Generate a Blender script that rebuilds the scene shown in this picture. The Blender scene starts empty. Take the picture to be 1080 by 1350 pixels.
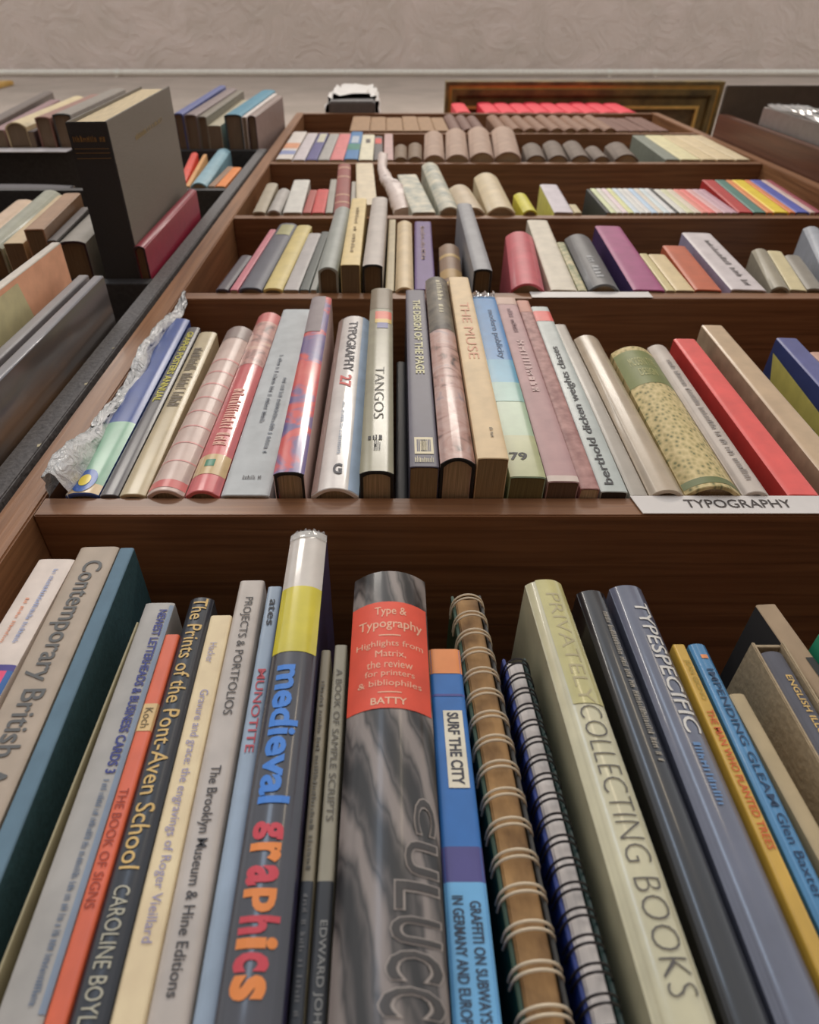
import bpy, bmesh, math, random
from math import sin, cos, tan, atan, pi, radians
from mathutils import Vector, Matrix
random.seed(7)
SC = bpy.context.scene
COL = SC.collection

# ------------------------------------------------------------------ camera, world, lights, exposure
D0 = 0.26                     # camera to the front plane of the bookcase (y = 0)
CZ = 1.25                     # camera height
F, CX, CY, PITCH = 857.0, 508.0, 675.0, radians(51.4)
cam_d = bpy.data.cameras.new('camera')
cam = bpy.data.objects.new('camera', cam_d); COL.objects.link(cam)
cam.location = (0, -D0, CZ)
cam.rotation_euler = (pi/2 + PITCH, 0, 0)
cam_d.sensor_fit = 'VERTICAL'; cam_d.sensor_height = 36; cam_d.sensor_width = 28.8
cam_d.lens = F/1350*36
cam_d.shift_x = 32/1350
cam_d.clip_start = 0.01
cam_d.dof.use_dof = True
cam_d.dof.focus_distance = 0.42
cam_d.dof.aperture_fstop = cam_d.lens/2.3
SC.camera = cam

w = bpy.data.worlds.new('world'); SC.world = w; w.use_nodes = True
bg = w.node_tree.nodes['Background']
bg.inputs[0].default_value = (0.97, 0.98, 1.0, 1); bg.inputs[1].default_value = 0.86

def area(name, loc, size, power, col, rot):
    l = bpy.data.lights.new(name, 'AREA'); l.shape = 'RECTANGLE'; l.size, l.size_y = size
    l.energy = power; l.color = col
    o = bpy.data.objects.new(name, l); o.location = loc; o.rotation_euler = rot; COL.objects.link(o)
    return o
area('ceiling_light', (0.5, -2.3, 5.6), (1.8, 0.4), 50, (1.0, 0.93, 0.84), (radians(22), 0, 0))
area('ceiling_light', (-1.9, -3.2, 5.6), (1.4, 0.4), 40, (1.0, 0.94, 0.86), (radians(30), 0, radians(-25)))
area('window_light', (-1.1, -3.6, 3.1), (.6, 1.7), 13, (0.62, 0.78, 1.0), (radians(75), 0, radians(-15)))
area('warm_streak_light', (1.3, -3.2, 3.4), (.22, 1.0), 5, (1.0, 0.82, 0.58), (radians(72), 0, radians(20)))  # added light for warm streaks on the glossy jackets, stands for no known lamp
SC.view_settings.view_transform = 'Standard'; SC.view_settings.look = 'None'
SC.view_settings.gamma = 1; SC.view_settings.use_curve_mapping = False
SC.view_settings.exposure = 0.0

# ------------------------------------------------------------------ measuring helpers (photo pixel -> point)
def tp(py): return tan(PITCH + atan((CY-py)/F))
def P(px, py, Y):             # point of the plane y = Y seen at the pixel
    ds = D0+Y; h = ds*tp(py); Z = ds*cos(PITCH)+h*sin(PITCH)
    return Vector(((px-CX)/F*Z, Y, CZ+h))
def Pz(px, py, z):            # point of the level z seen at the pixel
    ds = (z-CZ)/tp(py)
    return P(px, py, ds-D0)

# ------------------------------------------------------------------ materials
def lin(c):
    r = []
    for v in c[:3]:
        v = v/255; r.append(v/12.92 if v <= .04045 else ((v+.055)/1.055)**2.4)
    return r
GAIN = 1.18
_mats = {}
def M(col, rough=.55, coat=0.0, var=.10, bump=.05, scale=60, metal=0.0):
    key = (tuple(col), rough, coat, var, bump, scale, metal)
    if key in _mats: return _mats[key]
    m = bpy.data.materials.new('paint_%d_%d_%d' % tuple(col[:3])); m.use_nodes = True
    nt = m.node_tree; b = nt.nodes['Principled BSDF']
    c = [min(.85, x*GAIN) for x in lin(col)]
    tc = nt.nodes.new('ShaderNodeTexCoord'); nz = nt.nodes.new('ShaderNodeTexNoise')
    nz.inputs['Scale'].default_value = scale; nz.inputs['Detail'].default_value = 4
    nt.links.new(tc.outputs['Object'], nz.inputs['Vector'])
    rp = nt.nodes.new('ShaderNodeValToRGB')
    rp.color_ramp.elements[0].position = .3; rp.color_ramp.elements[1].position = .7
    rp.color_ramp.elements[0].color = (*[x*(1-var) for x in c], 1)
    rp.color_ramp.elements[1].color = (*[min(.9, x*(1+var)) for x in c], 1)
    nt.links.new(nz.outputs['Fac'], rp.inputs['Fac']); nt.links.new(rp.outputs['Color'], b.inputs['Base Color'])
    b.inputs['Roughness'].default_value = rough; b.inputs['Metallic'].default_value = metal
    b.inputs['Coat Weight'].default_value = coat if coat > .85 else coat*.6; b.inputs['Coat Roughness'].default_value = .10 if coat > .85 else .2
    if coat: b.inputs['Coat IOR'].default_value = 1.42
    if bump:
        bp = nt.nodes.new('ShaderNodeBump'); bp.inputs['Strength'].default_value = bump
        bp.inputs['Distance'].default_value = .002
        nt.links.new(nz.outputs['Fac'], bp.inputs['Height']); nt.links.new(bp.outputs['Normal'], b.inputs['Normal'])
    _mats[key] = m
    return m

def tex_mat(name, tex, cols, rough=.5, coat=0, scale=(1, 1, 1), tscale=40, distortion=0, positions=None, bump=0, detail=3):
    m = bpy.data.materials.new(name); m.use_nodes = True
    nt = m.node_tree; b = nt.nodes['Principled BSDF']
    tc = nt.nodes.new('ShaderNodeTexCoord'); mp = nt.nodes.new('ShaderNodeMapping')
    mp.inputs['Scale'].default_value = scale
    nt.links.new(tc.outputs['Object'], mp.inputs['Vector'])
    if tex == 'noise':
        t = nt.nodes.new('ShaderNodeTexNoise'); t.inputs['Scale'].default_value = tscale
        t.inputs['Detail'].default_value = detail; t.inputs['Distortion'].default_value = distortion; out = t.outputs['Fac']
    elif tex == 'wave':
        t = nt.nodes.new('ShaderNodeTexWave'); t.inputs['Scale'].default_value = tscale
        t.inputs['Distortion'].default_value = distortion; t.inputs['Detail'].default_value = detail
        t.inputs['Detail Scale'].default_value = 1.2; out = t.outputs['Fac']; t.bands_direction = 'DIAGONAL'
    else:
        t = nt.nodes.new('ShaderNodeTexVoronoi'); t.inputs['Scale'].default_value = tscale; out = t.outputs['Distance']
    nt.links.new(mp.outputs['Vector'], t.inputs['Vector'])
    rp = nt.nodes.new('ShaderNodeValToRGB'); el = rp.color_ramp.elements
    n = len(cols)
    pos = positions or [.3+.4*i/(n-1) for i in range(n)]
    while len(el) < n: el.new(.5)
    for i in range(n):
        el[i].position = pos[i]
        el[i].color = (*[min(.85, x*GAIN) for x in lin(cols[i])], 1)
    nt.links.new(out, rp.inputs['Fac']); nt.links.new(rp.outputs['Color'], b.inputs['Base Color'])
    b.inputs['Roughness'].default_value = rough; b.inputs['Coat Weight'].default_value = coat
    b.inputs['Coat Roughness'].default_value = .12
    if bump:
        bp = nt.nodes.new('ShaderNodeBump'); bp.inputs['Strength'].default_value = bump
        bp.inputs['Distance'].default_value = .003
        nt.links.new(out, bp.inputs['Height']); nt.links.new(bp.outputs['Normal'], b.inputs['Normal'])
    return m

def wood(name, c0, c1, along, rough=.42):
    s = {'x': (2, 60, 60), 'z': (60, 60, 2), 'y': (60, 2, 60)}[along]
    m = tex_mat(name, 'noise', [c0, c1], rough=rough, positions=[.2, .8], scale=s, tscale=3.0, detail=6, bump=.12, distortion=.6)
    m.node_tree.nodes['Principled BSDF'].inputs['Coat Weight'].default_value = .08
    return m
WOODX = wood('walnut_along', (96, 62, 40), (148, 104, 70), 'x')
WOODZ = wood('walnut_upright', (104, 68, 42), (154, 108, 72), 'z')
WOODBACK = wood('walnut_back_shaded', (40, 24, 18), (64, 40, 30), 'z', .6)  # shade deep in the bays is put into this dark back colour
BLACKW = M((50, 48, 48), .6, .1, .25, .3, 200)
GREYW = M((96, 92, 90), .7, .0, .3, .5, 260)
PAGE = {}
def page_mat(col):
    k = tuple(col)
    if k not in PAGE:
        c0 = tuple(int(v*.78) for v in col)
        PAGE[k] = tex_mat('page_edges', 'noise', [c0, col], rough=.8, scale=(60, 1, 1), tscale=30, detail=2, bump=.2)
    return PAGE[k]
def plastic_mat(name='clear_plastic', col=(.92, .93, .92), trans=.75, rough=.12):
    m = bpy.data.materials.new(name); m.use_nodes = True
    b = m.node_tree.nodes['Principled BSDF']
    b.inputs['Base Color'].default_value = (*col, 1); b.inputs['Roughness'].default_value = rough
    b.inputs['Transmission Weight'].default_value = trans; b.inputs['IOR'].default_value = 1.15
    b.inputs['Specular IOR Level'].default_value = .9
    b.inputs['Coat Weight'].default_value = .8; b.inputs['Coat Roughness'].default_value = .08
    return m
PLASTIC = plastic_mat()

# ------------------------------------------------------------------ mesh helpers
def mesh(name, verts, faces, mat, parent=None, smooth=False, mats=None, midx=None):
    me = bpy.data.meshes.new(name); me.from_pydata([tuple(v) for v in verts], [], faces); me.update()
    for x in (mats or [mat]): me.materials.append(x)
    if midx:
        for p, i in zip(me.polygons, midx): p.material_index = i
    o = bpy.data.objects.new(name, me); COL.objects.link(o)
    if parent: o.parent = parent
    if smooth:
        me.shade_smooth()
        try: me.set_sharp_from_angle(angle=radians(40))
        except Exception: pass
    return o
def box_data(x0, x1, y0, y1, z0, z1):
    v = [(x0, y0, z0), (x1, y0, z0), (x1, y1, z0), (x0, y1, z0), (x0, y0, z1), (x1, y0, z1), (x1, y1, z1), (x0, y1, z1)]
    f = [(0, 3, 2, 1), (4, 5, 6, 7), (0, 1, 5, 4), (1, 2, 6, 5), (2, 3, 7, 6), (3, 0, 4, 7)]
    return v, f
def box(name, x0, x1, y0, y1, z0, z1, mat, parent=None, bev=0.0):
    bm = bmesh.new()
    v, f = box_data(x0, x1, y0, y1, z0, z1)
    vs = [bm.verts.new(p) for p in v]
    for q in f: bm.faces.new([vs[i] for i in q])
    if bev: bmesh.ops.bevel(bm, geom=bm.edges[:], offset=bev, segments=2, affect='EDGES')
    me = bpy.data.meshes.new(name); bm.to_mesh(me); bm.free(); me.materials.append(mat)
    o = bpy.data.objects.new(name, me); COL.objects.link(o)
    if parent: o.parent = parent
    return o
def tube_data(pts, r, n=6, closed=False):
    V = []; Fc = []
    for i, p in enumerate(pts):
        p = Vector(p); a = Vector(pts[max(0, i-1)]); b = Vector(pts[min(len(pts)-1, i+1)])
        t = (b-a).normalized()
        up = Vector((0, 0, 1)) if abs(t.z) < .9 else Vector((1, 0, 0))
        s = t.cross(up).normalized(); q = s.cross(t)
        for k in range(n):
            an = 2*pi*k/n; V.append(p+s*(r*cos(an))+q*(r*sin(an)))
    for i in range(len(pts)-1):
        for k in range(n):
            Fc.append((i*n+k, i*n+(k+1) % n, (i+1)*n+(k+1) % n, (i+1)*n+k))
    return V, Fc
def empty(name, loc, rot=(0, 0, 0)):
    o = bpy.data.objects.new(name, None); o.location = loc; o.rotation_euler = rot
    o.empty_display_size = .02; COL.objects.link(o); return o
def tag(o, label, cat, group=None):
    o['label'] = label; o['category'] = cat
    if group: o['group'] = group
    return o

# ------------------------------------------------------------------ lettering
_txt = {}
def text_geo(s, bold=0.0):
    k = (s, bold)
    if k in _txt: return _txt[k]
    c = bpy.data.curves.new('lettering', 'FONT'); c.body = s; c.size = 1; c.offset = bold
    c.resolution_u = 3; c.dimensions = '2D'; c.fill_mode = 'FRONT'
    o = bpy.data.objects.new('lettering', c)
    me = o.to_mesh()
    vs = [(v.co.x, v.co.y) for v in me.vertices]; fs = [tuple(p.vertices) for p in me.polygons]
    o.to_mesh_clear(); bpy.data.objects.remove(o); bpy.data.curves.remove(c)
    x0 = min(v[0] for v in vs); x1 = max(v[0] for v in vs); y0 = min(v[1] for v in vs); y1 = max(v[1] for v in vs)
    vs = [((x-x0)/(x1-x0), (y-y0)/(y1-y0)) for x, y in vs]
    _txt[k] = (vs, fs)
    return _txt[k]
def blob_geo(n, rnd):          # a run of worn, unreadable small marks
    vs = []; fs = []
    x = 0
    for i in range(n):
        wd = rnd.uniform(.35, .8)
        if rnd.random() < .15: x += .6
        for (a, b_, c_, d_) in [(0, .22, 0, rnd.uniform(.6, 1)), (wd-.2, wd, 0, rnd.uniform(.5, 1)), (0, wd, rnd.uniform(.3, .5), rnd.uniform(.55, .65))][:rnd.choice([2, 3])]:
            k = len(vs); vs += [(x+a, c_), (x+b_, c_), (x+b_, d_), (x+a, d_)]; fs.append((k, k+1, k+2, k+3))
        x += wd+.25
    return [(a/x, b) for a, b in vs], fs

# ------------------------------------------------------------------ book builder
class Spine:
    def __init__(s, w, b, p): s.w, s.b, s.p = w, b, p
    def y(s, v):
        t = abs(2*v-1); return -s.b*(1-t**s.p)
    def pt(s, v, z, off=0.0): return (v*s.w, s.y(v)-off, z)

def surf_patch(name, sp, v0, v1, z0, z1, mat, parent, off=.00025, n=10, shape=None):
    vs = []; fs = []
    for i in range(n+1):
        v = v0+(v1-v0)*i/n
        vs.append(sp.pt(v, z0, off)); vs.append(sp.pt(v, z1, off))
    for i in range(n): fs.append((2*i, 2*i+2, 2*i+3, 2*i+1))
    return mesh(name, vs, fs, mat, parent, smooth=True)
def surf_geo(name, sp, geo, orient, v0, v1, z0, z1, mat, parent, off=.0005):
    vs, fs = geo
    bm = bmesh.new(); bv = [bm.verts.new((x, y, 0)) for x, y in vs]
    for f in fs:
        try: bm.faces.new([bv[i] for i in f])
        except ValueError: pass
    nrm, cnt = ((0, 1, 0), 4) if orient in 'du' else ((1, 0, 0), 8)
    for i in range(1, cnt):
        q = i/cnt
        bmesh.ops.bisect_plane(bm, geom=bm.verts[:]+bm.edges[:]+bm.faces[:], plane_co=(q, q, 0), plane_no=nrm)
    for v in bm.verts:
        X, Y = v.co.x, v.co.y
        if orient == 'd': z = z1-X*(z1-z0); vv = v0+Y*(v1-v0)
        elif orient == 'u': z = z0+X*(z1-z0); vv = v1-Y*(v1-v0)
        else: z = z0+Y*(z1-z0); vv = v0+X*(v1-v0)
        v.co = sp.pt(min(.995, max(.005, vv)), z, off)
    me = bpy.data.meshes.new(name); bm.to_mesh(me); bm.free(); me.materials.append(mat)
    o = bpy.data.objects.new(name, me); COL.objects.link(o); o.parent = parent
    return o

def build_book(root, W, H, dep, col, kind='hard', rnd_=.0, rough=.5, coat=0.0, page=(196, 176, 146), mat=None,
               side=None, edge=None, var=.10):
    """root: empty at the lower left corner of the spine. parts: cover, page_block"""
    if kind == 'round': b, p = max(.0015, W*.22), 2.2
    elif kind == 'hard': b, p = min(.003, W*.12), 3.2
    elif kind == 'jack': b, p = min(.0055, W*.2), 2.5
    elif kind == 'box': b, p = .0012, 10
    else: b, p = .0008, 6
    sp = Spine(W, b, p)
    tk = min({'hard': .0022, 'jack': .0022, 'round': .0022, 'paper': .0006, 'box': .0015}.get(kind, .001), W*.2)
    cm = mat or M(col, rough, coat, var)
    n = 14 if W > .006 else 8
    ss = [(1-cos(pi*i/n))/2 for i in range(n+1)]
    outer = [(0, dep)]+[(v*W, sp.y(v)+b) for v in ss]+[(W, dep)]
    inner = [(tk, dep)]+[(tk+v*(W-2*tk), sp.y(v)+b+tk*1.1) for v in ss]+[(W-tk, dep)]
    # shift so that the spine's front lies at -b..0 like Spine.y
    outer = [(x, y if i in (0, len(outer)-1) else y-b) for i, (x, y) in enumerate(outer)]
    inner = [(x, y if i in (0, len(inner)-1) else y-b) for i, (x, y) in enumerate(inner)]
    c = .0005 if W > .003 else .0
    m = len(outer); V = []; Fc = []; mi = []
    def inset(pts, q):
        r = []
        for x, y in pts: r.append((min(max(x, q), W-q), y+q))
        return r
    rings = [(inset(outer, c), 0), (outer, c), (outer, H-c), (inset(outer, c), H), (inner, H), (inner, 0)]
    for pts, z in rings:
        for x, y in pts: V.append((x, y, z))
    for r in range(6):
        r2 = (r+1) % 6
        for i in range(m-1):
            Fc.append((r*m+i, r*m+i+1, r2*m+i+1, r2*m+i))
            mi.append(1 if (side is not None and r < 3 and i in (0, m-2)) else (2 if edge is not None and r in (5, 3, 0) else 0))
    for r in range(6):
        pass
    Fc.append((0, m, 2*m, 3*m, 4*m, 5*m)); mi.append(0)
    Fc.append((m-1, 6*m-1, 5*m-1, 4*m-1, 3*m-1, 2*m-1)); mi.append(0)
    mats = [cm, side or cm, edge or cm]
    mesh('slipcase' if kind == 'slip' else 'cover', V, Fc, cm, root, smooth=True, mats=mats, midx=mi)
    # page block
    iz = .003 if kind in ('hard', 'round', 'jack') else .0003
    iy = .004 if kind in ('hard', 'round', 'jack') else .0005
    pts = [(tk, dep-iy)]+[(tk+v*(W-2*tk), sp.y(v)+tk*1.2+.0006) for v in ss]+[(W-tk, dep-iy)]
    k = len(pts)
    V = [(x, y, iz) for x, y in pts]+[(x, y, H-iz) for x, y in pts]
    Fc = [(i, (i+1) % k, (i+1) % k+k, i+k) for i in range(k)]+[tuple(range(k-1, -1, -1)), tuple(range(k, 2*k))]
    mesh('page_block', V, Fc, page_mat(page), root)
    return sp

SHELF = {}          # top levels, filled below
GROUPS = {0: 'books on the lowest shelf in view', 1: 'books on the typography shelf', 2: 'books on the second shelf above the typography label',
          3: 'books on the third shelf up', 4: 'books on the fourth shelf up', 5: 'bindings on the highest shelf', 6: 'red books on top of the bookcase',
          'T': 'books on top of the black case', 'U': 'books on the upper black shelf', 'V': 'books on the middle black shelf', 'W': 'books on the lower black shelf'}
last = {}
def decorate(root, sp, y2z, W, bands, texts, marks, lblname='color_band'):
    for bnd in bands or []:
        y0, y1, c = bnd[:3]; v0, v1 = bnd[3:5] if len(bnd) >= 5 else (0.0, 1.0)
        z1, z0 = y2z(y0), y2z(y1)
        m = c if not isinstance(c, tuple) else M(c, root['_r'], root['_c'])
        surf_patch('color_band' if (v0, v1) == (0.0, 1.0) else 'label', sp, v0, v1, z0, z1, m, root,
                   off=.00022 if (v0, v1) == (0.0, 1.0) else .00035)
    for t in texts or []:
        s, y0, y1, v0, v1, c, o = t[:7]; bold = t[7] if len(t) > 7 else 0.0
        surf_geo('lettering', sp, text_geo(s, bold), o, v0, v1, y2z(y1), y2z(y0), M(c, .5, 0, .05, 0), root, off=.0005)
    for t in marks or []:
        y0, y1, v0, v1, c, o, n = t
        surf_geo('worn_lettering', sp, blob_geo(n, random), o, v0, v1, y2z(y1), y2z(y0), M(c, .5, 0, .05, 0), root, off=.0005)

DEPTH = {0: .19, 1: .17, 2: .16, 3: .16, 4: .15, 5: .15, 6: .13, 'T': .17, 'U': .16, 'V': .15, 'W': .20}
LOG = []
def book(row, xl, xr, yb, xt, yt, col, label, name='book', cat='book', dep=None, kind='hard', bands=None, texts=None,
         marks=None, lean=None, gap=.0004, group=None, Y=None, **kw):
    z = SHELF[row]
    if row == 0:
        # xl, xr: top corners of the spine at pixel row yt; (xt, yb) a second point of its left edge
        Yp = .006 if Y is None else Y
        tl, tr = P(xl, yt, Yp), P(xr, yt, Yp); q = P(xt, yb, Yp)
        a = math.atan2(tl.x-q.x, tl.z-q.z)
        if lean is not None: a = radians(lean)
        Hh = (tl.z-z)/cos(a); W = (tr.x-tl.x)*cos(a)-gap
        x0 = tl.x-(tl.z-z)*tan(a)
    else:
        bl = Pz(xl, yb, z); Yp = bl.y if Y is None else Y
        bl = P(xl, yb, Yp); br = P(xr, yb, Yp); tl = P(xt, yt, Yp)
        a = math.atan2(tl.x-bl.x, tl.z-z)
        if lean is not None: a = radians(lean)
        Hh = (tl.z-z)/cos(a); W = (br.x-bl.x)*cos(a)-gap; x0 = bl.x
        Yp = max(-.09, Yp)
    if abs(a) < radians(.8) and not last.get(row): a = 0.0
    W = max(W, .0012)
    up = {0: 1, 1: 2, 2: 3, 3: 4, 4: 5, 5: 6, 'U': 'T', 'V': 'U', 'W': 'V'}.get(row)
    if up is not None:
        lim = SHELF[up]-TH-z-.004
        if Hh*cos(a)+W*sin(abs(a)) > lim:
            if row in (4, 5): Yp = max(Yp-.018, (lim+z-CZ)/tp(yt)-D0)
            Hh = (lim-W*sin(abs(a)))/cos(a)
    rlim = {'T': XL-UT-.004, 'U': XL-UT-.0265, 'V': XL-UT-.0265, 4: XR-.0005}.get(row)
    if rlim is not None and x0+W+Hh*max(0, tan(a)) > rlim:
        if row == 4: x0 = min(x0, rlim-W-.0008); W = min(W, rlim-x0)
        elif a > 0:
            a = max(0.0, atan((rlim-x0-W)/Hh))
        if x0+W > rlim: x0 = rlim-W
    pv = last.get(row)
    if pv:
        pr, pt, pH = pv
        if row == 0:
            ht = Hh*cos(a)
            if x0 < pr: x0n = pr+.0003; a = math.atan2(x0+ht*tan(a)-x0n, ht); x0 = x0n
        elif x0 < pr+.0002: d_ = pr+.0002-x0; x0 += d_; W = max(.0015, W-d_)
        hm = min(pH, Hh)*.97
        g_ = x0+hm*tan(a)-(pr+hm*pt)
        if g_ < 0: a = math.atan2(x0, 1)*0+atan(pt+(pr-x0)/hm)+.0005
    if not (row == 4 and x0 < 0 and False): last[row] = (x0+W/cos(a)+.0002, tan(a), Hh*cos(a))
    lift = W*sin(a) if a > 0 else 0.0
    if a < 0:
        pass
    x0 += (W*sin(abs(a))*0)
    # loc of lower left corner; when leaning right the right corner is the one that rests
    loc = Vector((x0+(0 if a <= 0 else 0), Yp, z+lift+.0002))
    if a > 0: Hh -= lift*.5
    root = empty(name, loc, (0, a, 0))
    root['_r'] = kw.get('rough', .5); root['_c'] = kw.get('coat', 0.0)
    dp = dep or DEPTH[row]
    sp = build_book(root, W, Hh, dp, col, kind, **kw)
    def y2z(py):
        return max(.0005, min(Hh-.0002, (P(CX, py, Yp).z-loc.z)/cos(a)))
    decorate(root, sp, y2z, W, bands, texts, marks)
    del root['_r']; del root['_c']
    tag(root, label, cat, group or GROUPS.get(row))
    LOG.append((row, name, round(x0*1000, 1), round(W*1000, 1), round(Hh*1000), round(math.degrees(a), 1), round(Yp*1000), label[:40]))
    return root, sp, W, Hh, y2z

# ------------------------------------------------------------------ setting
WALLY = .275
XL, XR = -.2255, .738
z_ceil = P(0, 100, WALLY).z
PLASTER = tex_mat('rough_plaster', 'noise', [(200, 186, 174), (214, 198, 188)], rough=.85, tscale=2.2, detail=8, distortion=1.2, bump=.0)
def plaster_bump(m):
    nt = m.node_tree; b = nt.nodes['Principled BSDF']; tc = nt.nodes.new('ShaderNodeTexCoord')
    t = nt.nodes.new('ShaderNodeTexNoise'); t.inputs['Scale'].default_value = 3.5; t.inputs['Detail'].default_value = 9
    t.inputs['Distortion'].default_value = 2.5; t.inputs['Roughness'].default_value = .6
    v = nt.nodes.new('ShaderNodeTexVoronoi'); v.feature = 'DISTANCE_TO_EDGE'; v.inputs['Scale'].default_value = 1.7
    mx = nt.nodes.new('ShaderNodeMixRGB'); mx.inputs['Fac'].default_value = .06
    nt.links.new(tc.outputs['Object'], mx.inputs['Color1']); nt.links.new(t.outputs['Color'], mx.inputs['Color2'])
    nt.links.new(tc.outputs['Object'], t.inputs['Vector'])
    bp = nt.nodes.new('ShaderNodeBump'); bp.inputs['Strength'].default_value = .9; bp.inputs['Distance'].default_value = .03
    nt.links.new(t.outputs['Fac'], bp.inputs['Height']); nt.links.new(bp.outputs['Normal'], b.inputs['Normal'])
plaster_bump(PLASTER)
WALLP = tex_mat('wall_plaster_darkened', 'noise', [(162, 150, 138), (178, 164, 152)], rough=.85, tscale=2.2, detail=8, distortion=1.2)  # plaster colour darkened to take back the lamps' grazing light on the wall
plaster_bump(WALLP)
def structure(o): o['kind'] = 'structure'; return o
structure(box('wall_back', -5, 6, WALLY, WALLY+.2, 0, z_ceil+.2, WALLP))
structure(box('ceiling', -5, 6, -6, WALLY, z_ceil, z_ceil+.2, PLASTER))
structure(box('floor', -5, 6, -6, WALLY, -.1, 0, wood('floor_boards', (90, 66, 46), (130, 98, 70), 'x')))

# conduit running along the top of the wall
cr = empty('conduit_pipe', (0, WALLY-.03, z_ceil-.09))
V, Fc = tube_data([(-4.9, 0, 0), (-1, 0, .004), (1.5, 0, 0), (4, 0, .004), (5.9, 0, 0)], .022, 10)
mesh('pipe', V, Fc, M((222, 214, 202), .4, .3), cr, smooth=True)
for px in (150, 807, 868):
    x = P(px, 97, WALLY-.03).x
    V = []; Fc = []
    for i in range(9):
        an = pi*i/8-pi/2
        for s in (-.02, .02): V.append((x+s, .028*sin(an)*0-.028*cos(an)+.004, .028*sin(an)))
    for i in range(8): Fc.append((2*i, 2*i+1, 2*i+3, 2*i+2))
    o = mesh('clip', V, Fc, M((226, 218, 206), .4), cr)
    md = o.modifiers.new('thick', 'SOLIDIFY'); md.thickness = .004
    box('clip_strap', x-.012, x+.012, .02, .028, -.05, .04, M((215, 205, 192), .5), cr)
tag(cr, 'thin white conduit pipe clipped along the top of the plaster wall', 'pipe')

# ------------------------------------------------------------------ main bookcase
TH = .0185
for k, py in {1: 655, 2: 385, 3: 283, 4: 213, 5: 174.5, 6: 148.5}.items(): SHELF[k] = P(0, py, 0).z
SHELF[0] = CZ-.035
for k, v in {'T': 196, 'U': 247, 'V': 366}.items(): SHELF[k] = P(0, v, 0).z
SHELF['W'] = CZ+1.30*D0
bc = empty('bookcase', (0, 0, 0))
tag(bc, 'tall open walnut-brown wooden bookcase with seven shelves in the middle', 'bookcase', 'bookcases')
UT = .022
ztop = SHELF[6]
box('upright', XL-UT, XL, 0, .262, 0.02, ztop, WOODZ, bc, .0012)
box('upright', XR, XR+UT, 0, .262, 0.02, ztop, WOODZ, bc, .0012)
for k in range(0, 7):
    box('shelf', XL+.0003, XR-.0003, .0008, .25, SHELF[k]-TH, SHELF[k], WOODX, bc, .0008)
box('shelf', XL+.0003, XR-.0003, .0008, .25, .55, .55+TH, WOODX, bc, .0008)
box('shelf', XL+.0003, XR-.0003, .0008, .25, .10, .10+TH, WOODX, bc, .0008)
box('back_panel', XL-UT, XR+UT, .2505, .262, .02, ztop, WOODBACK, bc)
box('plinth', XL-UT, XR+UT, .002, .26, 0, .1, WOODX, bc)

def strip_sign(name, x0, x1, zc, hh, label, slant=0, text=None, Y=-.0006, tr=None):
    r = empty(name, (x0, Y, zc))
    V = [(0, 0, hh/2), (slant, 0, -hh/2), (x1-x0, 0, -hh/2), (x1-x0, 0, hh/2)]
    V = V+[(a, .0006, c) for a, b, c in V]
    mesh('card', V, [(0, 1, 2, 3), (7, 6, 5, 4), (0, 4, 5, 1), (1, 5, 6, 2), (2, 6, 7, 3), (3, 7, 4, 0)], M((206, 200, 194), .45, .3, .03), r)
    if text:
        g, f = text_geo(text, .006)
        a0, a1 = tr
        mesh('lettering', [(a0-x0+(a1-a0)*x, -.0004, -hh*.20+y*hh*.46) for x, y in g], f, M((66, 58, 54), .6), r)
    return tag(r, label, 'label')
zA = SHELF[1]-TH/2
strip_sign('shelf_label', P(837, 668, 0).x, P(1080, 668, 0).x+.05, zA+.0004, TH*1.0, 'white card strip lettered TYPOGRAPHY on the shelf edge at lower right',
           slant=.003, text='TYPOGRAPHY', tr=(P(903, 666, 0).x, P(1043, 666, 0).x))
strip_sign('shelf_label', P(700, 389, 0).x, P(858, 389, 0).x, SHELF[2]-TH/2, TH*.9, 'narrow white card strip on the shelf edge under the magenta book')
strip_sign('shelf_label', P(600, 668, 0).x, P(668, 668, 0).x, zA, .010, 'clear pale sticker strip on shelf edge below the cream book') if False else None

# ------------------------------------------------------------------ row 0 (lowest shelf in view)
GL = dict(rough=.35, coat=.6)
book(0, 48, 96, 817, 0, 738, (214, 200, 188), 'white book with a bright striped round logo at far left of the lowest shelf', kind='paper',
     marks=[(752, 850, .60, .74, (150, 160, 190), 'd', 26), (790, 850, .30, .40, (214, 150, 120), 'd', 12)],
     bands=[(878, 886, (70, 60, 130), .30, 1.0), (886, 918, (220, 70, 110), .30, .86), (918, 930, (235, 230, 220), .3, .95), (886, 918, (40, 90, 150), .86, 1.0), (930, 945, (60, 140, 110), .3, 1.0), (945, 958, (225, 205, 60), .3, 1.0)])
book(0, 107, 158, 936, 0, 723, (168, 152, 134), 'thick grey-beige book titled Contemporary British Art', kind='box', rough=.5,
     texts=[('Contemporary British Art', 742, 1075, .18, .80, (88, 88, 86), 'd', .012)])
book(0, 158.5, 178, 1030, 28, 724, (92, 118, 134), 'tall slate blue book with a dark teal side beside the thick grey-beige one', kind='box', rough=.7, coat=0,
     side=M((34, 62, 66), .75, 0, .15, .2, 300), dep=.2)
book(0, 180, 184, 1350, -30, 822, (150, 140, 108), 'very thin olive-cream booklet next to the teal-sided book', kind='paper')
book(0, 190, 229, 1010, 113, 796, (158, 154, 148), 'light grey paperback with small blue capitals about letterheads and business cards', kind='paper', rough=.4,
     bands=[(800, 1340, (120, 134, 152), .86, 1.0)],
     texts=[('NEWEST LETTERHEADS & BUSINESS CARDS 3', 806, 1022, .56, .84, (40, 50, 120), 'd', .03)],
     marks=[(1030, 1330, .60, .78, (96, 110, 130), 'd', 60)])
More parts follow.
